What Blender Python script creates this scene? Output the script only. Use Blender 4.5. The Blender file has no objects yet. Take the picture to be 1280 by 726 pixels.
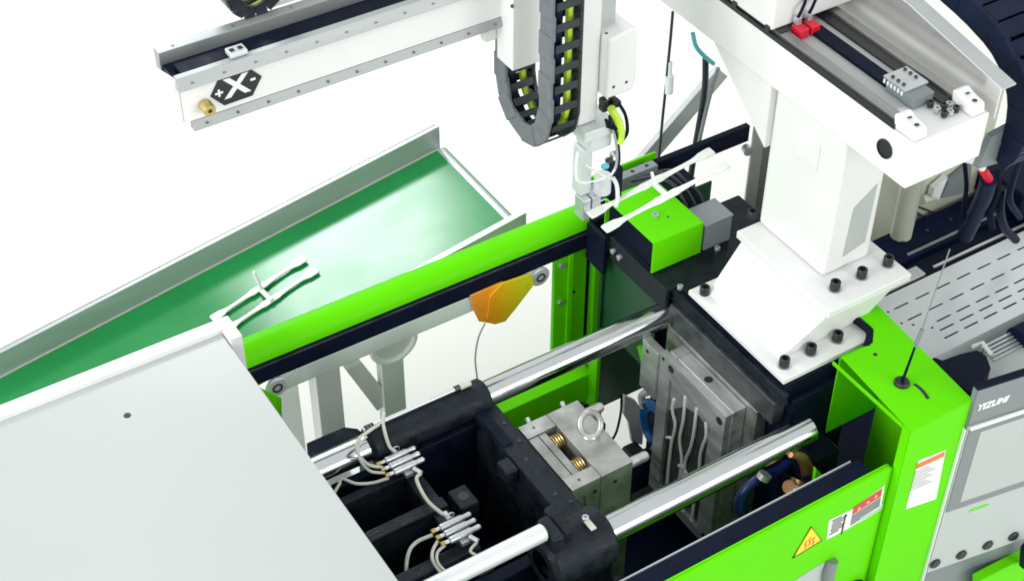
import bpy, bmesh, math, random
from mathutils import Vector, Matrix

random.seed(4)
sc = bpy.context.scene
COL = sc.collection
R = math.radians

# ------------------------------------------------------------------ camera
cam_d = bpy.data.cameras.new('camera')
cam_d.sensor_width = 36.0
cam_d.lens = 56.25
cam_d.clip_start = 0.05
cam_d.clip_end = 200.0
cam = bpy.data.objects.new('camera', cam_d)
COL.objects.link(cam)
cam.matrix_world = (Matrix.Translation((-2.0781, -1.9312, 2.9299))
                    @ Matrix.Rotation(-0.5648, 4, 'Z') @ Matrix.Rotation(0.83598, 4, 'X')
                    @ Matrix.Rotation(0.00495, 4, 'Z'))
sc.camera = cam

# ------------------------------------------------------------------ studio light
w = bpy.data.worlds.new('World')
sc.world = w
w.use_nodes = True
w.node_tree.nodes['Background'].inputs[0].default_value = (0.97, 1.0, 0.985, 1)
w.node_tree.nodes['Background'].inputs[1].default_value = 1.0

def softbox(name, loc, target, sx, sy, power, col=(1, 1, 1)):
    d = bpy.data.lights.new(name, 'AREA')
    d.shape = 'RECTANGLE'
    d.size, d.size_y = sx, sy
    d.energy = power
    d.color = col
    o = bpy.data.objects.new(name, d)
    COL.objects.link(o)
    o.location = loc
    o.rotation_euler = (Vector(target) - Vector(loc)).to_track_quat('-Z', 'Y').to_euler()
    return o

softbox('key_softbox', (-5.5, 0.0, 2.4), (0, 0.4, 0.2), 3.0, 2.4, 215)
softbox('rear_softbox', (-0.11, 4.3, 2.74), (-0.5, 1.4, -0.1), 1.15, 0.95, 66, (0.93, 0.97, 1.0))
softbox('front_fill', (1.8, -5.6, 2.0), (0.1, 0.2, 0.2), 3.0, 2.4, 135)  # added fill lamp, brightens the faces turned to the front

sc.cycles.filter_width = 1.8
sc.view_settings.view_transform = 'Standard'
sc.view_settings.look = 'None'
sc.view_settings.gamma = 1.0
sc.view_settings.exposure = 0.0
sc.view_settings.use_curve_mapping = False

# ------------------------------------------------------------------ materials
def lin(h):
    h = h.lstrip('#')
    o = []
    for i in (0, 2, 4):
        v = int(h[i:i+2], 16) / 255
        o.append(v / 12.92 if v <= 0.04045 else ((v + 0.055) / 1.055) ** 2.4)
    return tuple(o)

def mat(name, col, rough=0.45, metal=0.0, var=0.05, vscale=14.0, bump=0.0, bscale=300.0,
        spec=0.5, trans=0.0, coat=0.0, rvar=0.08, stretch=(1, 1, 1), emit=0.0):
    m = bpy.data.materials.new(name)
    m.use_nodes = True
    nt = m.node_tree
    b = nt.nodes['Principled BSDF']
    if isinstance(col, str):
        col = lin(col)
    tc = nt.nodes.new('ShaderNodeTexCoord')
    mp = nt.nodes.new('ShaderNodeMapping')
    mp.inputs['Scale'].default_value = stretch
    nt.links.new(tc.outputs['Object'], mp.inputs['Vector'])
    n = nt.nodes.new('ShaderNodeTexNoise')
    n.inputs['Scale'].default_value = vscale
    n.inputs['Detail'].default_value = 6
    nt.links.new(mp.outputs[0], n.inputs['Vector'])
    mr = nt.nodes.new('ShaderNodeMapRange')
    mr.inputs[1].default_value = 0.3
    mr.inputs[2].default_value = 0.7
    mr.inputs[3].default_value = 1 - var
    mr.inputs[4].default_value = 1 + var
    nt.links.new(n.outputs[0], mr.inputs[0])
    mx = nt.nodes.new('ShaderNodeMix')
    mx.data_type = 'RGBA'
    mx.blend_type = 'MULTIPLY'
    mx.inputs[0].default_value = 1
    mx.inputs[6].default_value = (*col, 1)
    nt.links.new(mr.outputs[0], mx.inputs[7])
    nt.links.new(mx.outputs[2], b.inputs['Base Color'])
    rr = nt.nodes.new('ShaderNodeMapRange')
    rr.inputs[1].default_value = 0.3
    rr.inputs[2].default_value = 0.7
    rr.inputs[3].default_value = max(0.02, rough - rvar)
    rr.inputs[4].default_value = min(1, rough + rvar)
    nt.links.new(n.outputs[0], rr.inputs[0])
    nt.links.new(rr.outputs[0], b.inputs['Roughness'])
    b.inputs['Metallic'].default_value = metal
    b.inputs['Specular IOR Level'].default_value = spec
    b.inputs['Transmission Weight'].default_value = trans
    b.inputs['Coat Weight'].default_value = coat
    b.inputs['Coat Roughness'].default_value = 0.12
    if emit:
        b.inputs['Emission Color'].default_value = (*col, 1)
        b.inputs['Emission Strength'].default_value = emit
    if bump:
        n2 = nt.nodes.new('ShaderNodeTexNoise')
        n2.inputs['Scale'].default_value = bscale
        n2.inputs['Detail'].default_value = 3
        nt.links.new(mp.outputs[0], n2.inputs['Vector'])
        bp = nt.nodes.new('ShaderNodeBump')
        bp.inputs['Strength'].default_value = bump
        bp.inputs['Distance'].default_value = 0.002
        nt.links.new(n2.outputs[0], bp.inputs['Height'])
        nt.links.new(bp.outputs[0], b.inputs['Normal'])
    return m

M = {}
M['floor'] = mat('white studio floor', (0.85, 0.852, 0.805), 0.7, var=0.008, vscale=1.5)
M['white'] = mat('white powder coat', (0.77, 0.775, 0.765), 0.42, var=0.03, vscale=6, bump=0.05, bscale=500)
M['bright'] = mat('bright white enamel', (0.90, 0.91, 0.90), 0.4, var=0.02, vscale=6)
M['cover'] = mat('pale grey powder coat', (0.435, 0.462, 0.455), 0.42, var=0.035, vscale=1.6, rvar=0.12, bump=0.05, bscale=500)
M['green'] = mat('lime green powder coat', (0.120, 0.66, 0.002), 0.42, spec=0.06, var=0.03, vscale=5, bump=0.06, bscale=450)
M['belt'] = mat('green conveyor belt', (0.004, 0.225, 0.048), 0.185, var=0.10, vscale=4, bump=0.03, bscale=250, spec=0.5, rvar=0.05)
M['black'] = mat('black painted casting', (0.0035, 0.0065, 0.017), 0.52, var=0.4, vscale=18, bump=0.6, bscale=130, spec=0.09, rvar=0.2)
M['cast'] = mat('dark grey cast iron paint', (0.010, 0.0145, 0.021), 0.5, var=0.45, vscale=26, bump=0.8, bscale=110, spec=0.20, rvar=0.22)
M['rubber'] = mat('black rubber', (0.004, 0.007, 0.020), 0.55, spec=0.10, var=0.2, vscale=25)
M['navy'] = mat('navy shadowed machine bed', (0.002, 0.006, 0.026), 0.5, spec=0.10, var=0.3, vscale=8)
M['chrome'] = mat('hard chrome', (0.56, 0.58, 0.60), 0.14, 1.0, var=0.03, vscale=8, rvar=0.03)
M['steel'] = mat('ground tool steel', (0.54, 0.56, 0.56), 0.34, 0.6, var=0.26, vscale=30, bump=0.08, bscale=220, stretch=(1, 0.25, 1))
M['steel_warm'] = mat('handled mould steel', (0.39, 0.395, 0.38), 0.34, 0.6, var=0.34, vscale=16, bump=0.08, bscale=200)
M['steel_worn'] = mat('oily worn tool steel', (0.34, 0.34, 0.33), 0.38, 0.7, var=0.35, vscale=24, bump=0.1, bscale=150)
M['steel_dark'] = mat('dark machined steel', (0.085, 0.095, 0.10), 0.38, 0.5, var=0.3, vscale=25, bump=0.1, bscale=180)
M['alu'] = mat('extruded aluminium', (0.52, 0.55, 0.56), 0.42, 0.6, var=0.05, vscale=30, stretch=(0.1, 1, 1))
M['alu_light'] = mat('light anodised aluminium', (0.68, 0.72, 0.72), 0.45, 0.35, var=0.04, vscale=20)
M['rail'] = mat('linear rail steel', (0.30, 0.30, 0.29), 0.32, 0.75, var=0.12, vscale=40, stretch=(1, 0.1, 1))
M['zinc'] = mat('zinc plated steel', (0.60, 0.62, 0.64), 0.35, 0.7, var=0.08, vscale=40)
M['perf'] = mat('pale grey slotted sheet', (0.66, 0.69, 0.71), 0.38, 0.3, var=0.03, vscale=5)
M['mirror'] = mat('polished stainless sheet', (0.82, 0.82, 0.81), 0.22, 0.75, var=0.04, vscale=9, rvar=0.05)
M['chain_grey'] = mat('grey worn chain plastic', (0.135, 0.148, 0.162), 0.55, var=0.15, vscale=40, bump=0.1, bscale=200)
M['chain_dark'] = mat('black chain plastic', (0.016, 0.020, 0.028), 0.45, var=0.2, vscale=40)
M['chain_navy'] = mat('navy black chain plastic', (0.006, 0.011, 0.034), 0.36, spec=0.13, var=0.3, vscale=30)
M['bolt'] = mat('black oxide bolt', (0.045, 0.048, 0.05), 0.35, 0.6, var=0.2, vscale=60)
M['brass'] = mat('brass', (0.55, 0.43, 0.17), 0.35, 0.8, var=0.15, vscale=60)
M['bronze'] = mat('bronze nozzle band', (0.34, 0.17, 0.08), 0.4, 0.7, var=0.3, vscale=40)
M['plastic'] = mat('natural white plastic', (0.84, 0.88, 0.82), 0.3, trans=0.06, var=0.02, vscale=40)
M['hose'] = mat('cream nylon hose', (0.52, 0.53, 0.47), 0.4, var=0.05, vscale=40)
M['blue'] = mat('blue air hose', (0.015, 0.13, 0.42), 0.3, var=0.1, vscale=40, coat=0.3)
M['dark_blue'] = mat('deep blue hose', (0.006, 0.022, 0.11), 0.35, var=0.3, vscale=30)  # darker than the coil's blue, uneven at random
M['shaded_green'] = mat('green sheet with shade in its colour', (0.006, 0.060, 0.022), 0.4, var=0.15, vscale=8)  # darkened copy of the lime green, shade put into the colour
M['teal'] = mat('teal cable', (0.10, 0.50, 0.60), 0.35, var=0.05)
M['yellow'] = mat('yellow green hose', (0.52, 0.76, 0.06), 0.35, var=0.08)
M['orange'] = mat('orange to yellow translucent vinyl', (0.95, 0.33, 0.02), 0.3, trans=0.1, var=0.05, vscale=6)
_nt = M['orange'].node_tree
_tc = _nt.nodes.new('ShaderNodeTexCoord')
_sx = _nt.nodes.new('ShaderNodeSeparateXYZ')
_rp = _nt.nodes.new('ShaderNodeValToRGB')
_mr = _nt.nodes.new('ShaderNodeMapRange')
_mr.inputs[1].default_value = -0.10
_mr.inputs[2].default_value = 0.085
_rp.color_ramp.elements[0].color = (0.90, 0.36, 0.06, 1)
_rp.color_ramp.elements[1].color = (0.72, 0.74, 0.01, 1)
_e = _rp.color_ramp.elements.new(0.45)
_e.color = (0.95, 0.40, 0.01, 1)
_nt.links.new(_tc.outputs['Object'], _sx.inputs[0])
_nt.links.new(_sx.outputs[0], _mr.inputs[0])
_nt.links.new(_mr.outputs[0], _rp.inputs[0])
_nt.links.new(_rp.outputs[0], _nt.nodes['Principled BSDF'].inputs['Base Color'])
_nt.nodes['Principled BSDF'].inputs['Subsurface Weight'].default_value = 0.4
_nt.nodes['Principled BSDF'].inputs['Subsurface Radius'].default_value = (0.02, 0.02, 0.01)
M['lemon'] = mat('yellow translucent vinyl', (0.78, 0.66, 0.01), 0.3, trans=0.15, var=0.05, vscale=6)
M['red'] = mat('red rubber bumper', (0.62, 0.008, 0.03), 0.4, var=0.08)
M['cream'] = mat('cream machine enamel', (0.55, 0.57, 0.46), 0.35, var=0.04, vscale=5, coat=0.2)
M['panel'] = mat('mid grey enamel', (0.19, 0.215, 0.225), 0.42, var=0.03, vscale=8)
M['panel_light'] = mat('light grey keypad foil', (0.44, 0.48, 0.475), 0.45, var=0.02, vscale=8)
M['screen'] = mat('unlit touch screen', (0.42, 0.45, 0.44), 0.16, var=0.01)
M['box_grey'] = mat('grey junction box', (0.25, 0.28, 0.30), 0.5, var=0.04)
M['ink'] = mat('black print', (0.015, 0.017, 0.02), 0.5, var=0.0)
M['sticker'] = mat('white sticker vinyl', (0.78, 0.80, 0.80), 0.35, var=0.01)
M['sticker_yellow'] = mat('yellow sticker vinyl', (0.85, 0.66, 0.02), 0.35, var=0.01)
M['sticker_red'] = mat('red sticker print', (0.62, 0.02, 0.05), 0.35, var=0.02)
M['sticker_grey'] = mat('grey sticker print', (0.20, 0.21, 0.23), 0.4, var=0.02)
M['orange_print'] = mat('orange sticker print', (0.85, 0.16, 0.02), 0.4, var=0.02)
M['flange'] = mat('matt extruded flange', (0.34, 0.36, 0.36), 0.45, 0.3, var=0.08, vscale=30, stretch=(0.1, 1, 1))
M['glass_white'] = mat('clear hazy guard pane', (0.72, 0.82, 0.74), 0.2, trans=0.35, var=0.02)

# ------------------------------------------------------------------ helpers
WM = {}

def thing(name, label, cat, loc=(0, 0, 0), group=None, rotz=0.0, roty=0.0):
    o = bpy.data.objects.new(name, None)
    COL.objects.link(o)
    o.empty_display_size = 0.05
    o.location = loc
    o.rotation_euler = (0, roty, rotz)
    o['label'] = label
    o['category'] = cat
    if group:
        o['group'] = group
    WM[o] = Matrix.Translation(loc) @ Matrix.Rotation(rotz, 4, 'Z') @ Matrix.Rotation(roty, 4, 'Y')
    return o

class MB:
    def __init__(s):
        s.v, s.f = [], []

    def add(s, vs, fs):
        k = len(s.v)
        s.v += [Vector(p) for p in vs]
        s.f += [[i + k for i in f] for f in fs]
        return s

    def box(s, x0, x1, y0, y1, z0, z1):
        vs = [(x, y, z) for x in (x0, x1) for y in (y0, y1) for z in (z0, z1)]
        return s.add(vs, [(0, 1, 3, 2), (4, 6, 7, 5), (0, 4, 5, 1), (2, 3, 7, 6), (0, 2, 6, 4), (1, 5, 7, 3)])

    def prism(s, poly, vec):
        n = len(poly)
        vec = Vector(vec)
        a = [Vector(p) for p in poly]
        vs = a + [p + vec for p in a]
        fs = [list(range(n))[::-1], [n + i for i in range(n)]]
        fs += [(i, (i + 1) % n, n + (i + 1) % n, n + i) for i in range(n)]
        return s.add(vs, fs)

    def tube(s, path, r, seg=10, caps=True, closed=False):
        P = [Vector(p) for p in path]
        n = len(P)
        rs = r if isinstance(r, (list, tuple)) else [r] * n
        up = None
        rings = []
        for i in range(n):
            if closed:
                d = (P[(i + 1) % n] - P[i - 1]).normalized()
            else:
                d = (P[min(i + 1, n - 1)] - P[max(i - 1, 0)]).normalized()
            if up is None:
                up = Vector((0, 0, 1)) if abs(d.z) < 0.9 else Vector((1, 0, 0))
            a = (up - d * up.dot(d)).normalized()
            up = a
            b = d.cross(a)
            rings.append([P[i] + (a * math.cos(t) + b * math.sin(t)) * rs[i]
                          for t in [2 * math.pi * k / seg for k in range(seg)]])
        vs = [p for rg in rings for p in rg]
        fs = []
        m = n if closed else n - 1
        for i in range(m):
            for k in range(seg):
                j = ((i + 1) % n) * seg
                fs.append((i * seg + k, i * seg + (k + 1) % seg, j + (k + 1) % seg, j + k))
        if caps and not closed:
            fs.append(list(range(seg))[::-1])
            fs.append([(n - 1) * seg + k for k in range(seg)])
        return s.add(vs, fs)

    def cyl(s, p0, p1, r, seg=20, r2=None):
        return s.tube([p0, p1], [r, r if r2 is None else r2], seg)

    def lathe(s, prof, seg=20, mtx=None):
        mtx = mtx or Matrix()
        n = len(prof)
        vs = []
        for k in range(seg):
            t = 2 * math.pi * k / seg
            for r, z in prof:
                vs.append(mtx @ Vector((r * math.cos(t), r * math.sin(t), z)))
        fs = []
        for k in range(seg):
            for i in range(n - 1):
                a, b = k * n + i, ((k + 1) % seg) * n + i
                fs.append((a, b, b + 1, a + 1))
        return s.add(vs, fs)

    def mesh(s, name, inv=None):
        me = bpy.data.meshes.new(name)
        vs = [inv @ p for p in s.v] if inv else s.v
        me.from_pydata([tuple(p) for p in vs], [], s.f)
        bm = bmesh.new()
        bm.from_mesh(me)
        bmesh.ops.remove_doubles(bm, verts=bm.verts, dist=1e-6)
        bmesh.ops.recalc_face_normals(bm, faces=bm.faces)
        bm.to_mesh(me)
        bm.free()
        for p in me.polygons:
            p.use_smooth = True
        me.set_sharp_from_angle(angle=R(34))
        return me

def part(parent, name, mb, m, bevel=0.0, label=None, local=False):
    inv = None if (parent is None or local) else WM[parent].inverted()
    me = mb.mesh(name, inv)
    me.materials.append(M[m])
    o = bpy.data.objects.new(name, me)
    COL.objects.link(o)
    if parent is not None:
        o.parent = parent
        WM[o] = WM[parent].copy()
    else:
        WM[o] = Matrix()
    if bevel:
        bv = o.modifiers.new('edge', 'BEVEL')
        bv.width = bevel
        bv.segments = 2
        bv.limit_method = 'ANGLE'
        bv.angle_limit = R(40)
        bv.harden_normals = True
    if label:
        o['label'] = label
    return o

def solo(name, mb, m, label, cat, group=None, bevel=0.0, base=None):
    """a thing that is one mesh, its origin at its base"""
    c = base or (sum((p.x for p in mb.v)) / len(mb.v), sum((p.y for p in mb.v)) / len(mb.v), min(p.z for p in mb.v))
    inv = Matrix.Translation(c).inverted()
    me = mb.mesh(name, inv)
    me.materials.append(M[m])
    o = bpy.data.objects.new(name, me)
    COL.objects.link(o)
    o.location = c
    WM[o] = Matrix.Translation(c)
    o['label'] = label
    o['category'] = cat
    if group:
        o['group'] = group
    if bevel:
        bv = o.modifiers.new('edge', 'BEVEL')
        bv.width = bevel
        bv.segments = 2
        bv.limit_method = 'ANGLE'
        bv.harden_normals = True
    return o

def inst(parent, name, me, pos, rot=None):
    """a part that shares mesh data, placed at a world position"""
    o = bpy.data.objects.new(name, me)
    COL.objects.link(o)
    o.parent = parent
    mw = Matrix.Translation(pos) @ (rot or Matrix())
    o.matrix_local = WM[parent].inverted() @ mw
    WM[o] = mw
    return o

def curve(pts, n=8):
    P = [Vector(p) for p in pts]
    if len(P) < 3:
        return P
    Q = [P[0] * 2 - P[1]] + P + [P[-1] * 2 - P[-2]]
    out = []
    for i in range(1, len(Q) - 2):
        a, b, c, d = Q[i - 1:i + 3]
        for k in range(n):
            t = k / n
            out.append(0.5 * ((2 * b) + (c - a) * t + (2 * a - 5 * b + 4 * c - d) * t * t + (3 * b - a - 3 * c + d) * t ** 3))
    out.append(P[-1])
    return out

def text_mesh(body, size, extrude=0.0006, bold=0.0, shear=0.0, sx=1.0):
    cu = bpy.data.curves.new('lettering', 'FONT')
    cu.body = body
    cu.size = size
    cu.extrude = extrude
    cu.offset = bold
    cu.shear = shear
    cu.align_x = 'CENTER'
    cu.align_y = 'CENTER'
    tmp = bpy.data.objects.new('lettering', cu)
    COL.objects.link(tmp)
    dg = bpy.context.evaluated_depsgraph_get()
    dg.update()
    me = bpy.data.meshes.new_from_object(tmp.evaluated_get(dg))
    bpy.data.objects.remove(tmp)
    bpy.data.curves.remove(cu)
    if sx != 1.0:
        me.transform(Matrix.Diagonal((sx, 1, 1, 1)))
    return me

def lettering(parent, name, body, size, mtx, m, **k):
    """mtx: world matrix whose local x runs along the line and z out of the surface"""
    me = text_mesh(body, size, **k)
    me.materials.clear()
    me.materials.append(M[m])
    o = bpy.data.objects.new(name, me)
    COL.objects.link(o)
    o.parent = parent
    o.matrix_local = WM[parent].inverted() @ mtx
    WM[o] = mtx
    return o

def frame(o, xdir, zdir):
    x = Vector(xdir).normalized()
    z = Vector(zdir).normalized()
    y = z.cross(x)
    m = Matrix((x, y, z)).transposed().to_4x4()
    m.translation = Vector(o)
    return m

RX = lambda a: Matrix.Rotation(R(a), 4, 'X')
RY = lambda a: Matrix.Rotation(R(a), 4, 'Y')
RZ = lambda a: Matrix.Rotation(R(a), 4, 'Z')

def bolt_mesh(r, h, m='bolt', washer=True):
    b = MB()
    b.lathe([(0, h * 0.45), (r * 0.52, h * 0.45), (r * 0.6, h), (r * 0.92, h), (r, h * 0.93), (r, 0), (0, 0)], 18)
    me = b.mesh('bolt')
    me.materials.append(M[m])
    return me

def disc_mesh(r, h, m, seg=18):
    b = MB()
    b.lathe([(0, h), (r, h), (r, 0), (0, 0)], seg)
    me = b.mesh('disc')
    me.materials.append(M[m])
    return me

BOLT = bolt_mesh(0.0135, 0.024)
BOLT_S = bolt_mesh(0.008, 0.010, 'zinc')
BOLT_XS = bolt_mesh(0.0045, 0.004, 'steel_dark')
BOLT_RIV = bolt_mesh(0.0034, 0.0015, 'rail')
HOLE = disc_mesh(0.012, 0.0008, 'ink')
HOLE_S = disc_mesh(0.006, 0.0008, 'ink')
WASH = disc_mesh(0.019, 0.002, 'zinc')

# ================================================================== setting
fl = MB().box(-30, 30, -30, 40, -1.32, -1.30)
o = part(None, 'floor', fl, 'floor')
o['kind'] = 'structure'
o['label'] = 'plain white studio floor under the machine'

# ================================================================== machine bed
bed = thing('machine_bed', 'dark navy machine bed deep below the tie bars', 'machine bed', (-0.4, 0.2, -1.3))
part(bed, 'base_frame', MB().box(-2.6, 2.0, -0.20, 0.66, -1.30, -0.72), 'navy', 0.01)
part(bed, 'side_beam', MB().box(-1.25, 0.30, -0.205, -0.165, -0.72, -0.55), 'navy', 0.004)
part(bed, 'guide_rail', MB().box(-1.3, -0.02, 0.02, 0.10, -0.72, -0.68), 'steel_dark', 0.004)
part(bed, 'guide_rail', MB().box(-1.3, -0.02, 0.42, 0.50, -0.72, -0.68), 'steel_dark', 0.004)

# ================================================================== tie bars
for yy, xl, xr, lab in ((-0.02, -0.765, 0.012, 'thick polished chrome tie bar nearest the green front gate'),
                (0.51, -1.45, 0.06, 'thick polished chrome tie bar along the rear window')):
    o = solo('tie_bar', MB().lathe([(0, xl), (0.035, xl), (0.035, xr), (0, xr)], 40, Matrix.Translation((0, yy, 0)) @ RY(90)),
             'chrome', lab, 'tie bar', 'polished tie bars', base=(-0.7, yy, 0))

# ================================================================== fixed platen
fp = thing('fixed_platen', 'black cast fixed platen that holds the robot base and both tie bar ends', 'platen', (0.1, 0.26, -0.7))
part(fp, 'plate', MB().box(0.0, 0.20, 0.036, 0.60, -0.72, 0.052).box(0.0, 0.09, -0.125, 0.0355, -0.72, -0.20), 'black', 0.008)
part(fp, 'bar_boss', MB().box(0.013, 0.10, -0.06, 0.0355, -0.1995, -0.085), 'black', 0.012)
part(fp, 'top_plate', MB().box(-0.012, 0.36, 0.30, 0.72, 0.053, 0.098), 'cast', 0.005)
part(fp, 'mount_block', MB().box(-0.018, 0.30, 0.052, 0.455, 0.0535, 0.1065), 'black', 0.005)
part(fp, 'step_bar', MB().box(-0.040, 0.0, 0.06, 0.50, -0.03, 0.045), 'steel_dark', 0.004)
part(fp, 'edge_bar', MB().box(-0.030, -0.013, 0.04, 0.60, 0.046, 0.088), 'cast', 0.004)
br = part(fp, 'bracket_plate', MB().box(-0.055, -0.041, 0.50, 0.76, 0.02, 0.098).box(-0.041, 0.02, 0.50, 0.76, 0.084, 0.0975), 'cast', 0.003)
for yy in (0.705, 0.735):
    inst(fp, 'bolt', BOLT_S, (-0.056, yy, 0.066), RY(-90))
for yy in (0.51,):
    c = MB().lathe([(0.036, -0.010), (0.043, -0.010), (0.046, -0.006), (0.046, 0.02), (0.036, 0.02)], 32, Matrix.Translation((0, yy, 0)) @ RY(90))
    part(fp, 'bar_bushing', c, 'steel_dark')
for yy in (0.13, 0.25, 0.37):
    inst(fp, 'bolt', BOLT_XS, (-0.02, yy, 0.046))
inst(fp, 'bolt', BOLT_S, (-0.020, 0.487, 0.099))
inst(fp, 'bolt', BOLT_S, (0.16, 0.56, 0.099))
# nozzle area seen below the front bar
part(fp, 'lower_rib', MB().box(-0.03, 0.0, -0.12, -0.06, -0.6, -0.12), 'navy', 0.005)

nz = thing('bronze_pipe_clamp', 'worn bronze curved clamp behind the front gate seal beside the chrome bar', 'pipe clamp', (-0.02, -0.06, -0.19))
arc = curve([(-0.0798, -0.0600, -0.0036), (-0.0397, -0.0550, -0.0378), (-0.0049, -0.0500, -0.0990), (0.0109, -0.0500, -0.1634), (-0.0142, -0.0550, -0.1802), (-0.0652, -0.0600, -0.1318)], 5)
part(nz, 'band', MB().tube(arc, [0.007 + 0.011 * math.sin(min(1.0, i / 14) * 1.57) for i in range(len(arc))], 12), 'bronze')
part(nz, 'foot', MB().cyl((-0.0237, -0.0550, -0.1375), (-0.0571, -0.0700, -0.1699), 0.024, 16, 0.018), 'bronze')
inst(nz, 'screw', BOLT_S, (-0.0782, -0.0950, -0.1017))
bl = thing('blue_water_hose', 'dark blue hose curving below the near chrome bar beside the fixed mould', 'hose', (-0.1268, 0.0200, -0.2730))
part(bl, 'hose', MB().tube(curve([(0.0258, 0.0300, -0.1719), (-0.0353, 0.0200, -0.1722), (-0.1020, 0.0200, -0.1628), (-0.1475, 0.0200, -0.2126), (-0.1258, 0.0000, -0.3014), (-0.0856, -0.0200, -0.4217)], 6), 0.014, 12), 'dark_blue')
part(bl, 'hose_clip', MB().cyl((-0.0922, 0.0000, -0.1249), (-0.1007, 0.0000, -0.1381), 0.018, 14), 'zinc')
part(bl, 'nut', MB().cyl((-0.0985, -0.0500, -0.2013), (-0.0823, -0.0500, -0.2052), 0.010, 6), 'zinc')
gl = solo('green_lug', MB().prism([(-0.0199, -0.1000, -0.1052), (-0.0244, -0.1000, -0.0486), (0.0208, -0.1000, -0.1147), (0.0466, -0.1000, -0.2612), (0.0016, -0.1000, -0.2328)], (0, 0.010, 0)),
          'green', 'small pointed green sheet metal lug behind the front gate seal', 'bracket', bevel=0.0015)

# ================================================================== fixed mould half
fm = thing('fixed_mould_half', 'grey steel fixed mould half with a branching cavity face bolted to the platen', 'mould', (-0.06, 0.3, -0.62))
XF = -0.105
part(fm, 'clamp_plate', MB().box(-0.040, -0.002, 0.115, 0.50, -0.62, -0.032), 'steel_worn', 0.003)
part(fm, 'core_block', MB().box(-0.085, -0.041, 0.155, 0.392, -0.60, -0.046), 'steel', 0.003)
# cavity plate as a frame with a recessed pocket
cp = MB()
cp.box(XF, -0.086, 0.158, 0.215, -0.585, -0.052)
cp.box(XF, -0.086, 0.395, 0.44, -0.585, -0.052)
cp.box(XF, -0.086, 0.2151, 0.3949, -0.115, -0.052)
cp.box(XF, -0.086, 0.2151, 0.3949, -0.585, -0.55)
part(fm, 'cavity_plate', cp, 'steel')
part(fm, 'side_plate', MB().box(-0.112, -0.0865, 0.441, 0.512, -0.235, -0.058), 'steel', 0.002)
part(fm, 'far_block', MB().box(-0.085, -0.041, 0.393, 0.425, -0.22, -0.046), 'steel', 0.002)
part(fm, 'cavity_pocket', MB().box(-0.092, -0.0862, 0.216, 0.394, -0.549, -0.116), 'steel_dark')
inf = MB().prism([(-0.097, 0.2165, -0.116), (-0.097, 0.3935, -0.116), (-0.097, 0.3935, -0.24), (-0.097, 0.33, -0.17), (-0.097, 0.27, -0.15), (-0.097, 0.2165, -0.165)], (0.0045, 0, 0))
part(fm, 'insert', inf, 'steel', 0.001)
XR = -0.0975  # white ridges: cavity edges with their glossy reflections painted in
for k, (ys, zs) in enumerate((
        ([.375, .376, .360, .360, .366, .368, .366], [-.18, -.225, -.26, -.30, -.34, -.42, -.55]),
        ([.330, .328, .334, .318, .315, .318, .335], [-.13, -.22, -.30, -.36, -.40, -.45, -.55]),
        ([.280, .280, .286, .300, .300, .305, .285], [-.13, -.22, -.29, -.35, -.40, -.46, -.55]),
        ([.238, .230, .238, .244, .242, .246, .246], [-.15, -.19, -.235, -.28, -.34, -.42, -.55]))):
    part(fm, 'runner_glint', MB().tube(curve([(XR, a, b) for a, b in zip(ys, zs)], 5), 0.0046, 8), 'bright')
part(fm, 'runner_glint', MB().tube(curve([(XR, 0.39, -0.345), (XR, 0.372, -0.33), (XR, 0.365, -0.34)], 5), 0.0045, 8), 'bright')
part(fm, 'runner_glint', MB().tube(curve([(XR, 0.325, -0.40), (XR, 0.308, -0.385), (XR, 0.285, -0.41)], 5), 0.005, 8), 'bright')
for yy, zz, me in ((0.39, -0.075, HOLE), (0.18, -0.085, HOLE), (0.18, -0.552, HOLE), (0.426, -0.066, HOLE_S)):
    inst(fm, 'screw_hole', me, (XF - 0.0004, yy, zz), RY(-90))
inst(fm, 'screw_hole', HOLE_S, (-0.1125, 0.487, -0.085), RY(-90))
inst(fm, 'screw_hole', HOLE, (-0.064, 0.285, -0.0462))

# blue hoses hanging behind it
bh = thing('blue_hose_coil', 'blue coiled hose hanging beside the far edge of the grey fixed mould', 'hose', (-0.16, 0.50, -0.30))
cc = Vector((-0.0640, 0.4991, -0.4001))
for k in range(3):
    ring = [cc + Vector((0.004 * k, (0.048 - 0.006 * k) * math.cos(t), (0.075 - 0.007 * k) * math.sin(t) - 0.008 * k)) for t in [2 * math.pi * i / 30 for i in range(30)]]
    part(bh, 'coil_turn', MB().tube(ring, 0.0085, 8, closed=True), 'blue')
part(bh, 'coil_fitting', MB().cyl(cc + Vector((0, -0.01, -0.09)), cc + Vector((0.03, -0.06, -0.11)), 0.014), 'zinc')
part(bh, 'hose_sleeve', MB().tube(curve([cc + Vector((0.0, 0.045, 0.02)), cc + Vector((0.0, 0.055, 0.06)), cc + Vector((0.01, 0.03, 0.095))], 6), 0.011, 8), 'hose')
part(bh, 'valve', MB().box(cc.x - 0.08, cc.x - 0.03, cc.y - 0.02, cc.y + 0.03, cc.z - 0.13, cc.z - 0.085), 'bolt', 0.006)
part(bh, 'pipe_end', MB().cyl(cc + Vector((-0.14, -0.01, -0.125)), cc + Vector((-0.03, 0, -0.105)), 0.010), 'zinc')

# ================================================================== moving mould half
mm = thing('moving_mould_half', 'grey steel moving mould half with a lifting eye and springs in its top pocket', 'mould', (-0.5, 0.25, -0.55))
mx0, mx1, my0, my1, mt = -0.598, -0.418, 0.130, 0.374, -0.006
xm = -0.513
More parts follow.
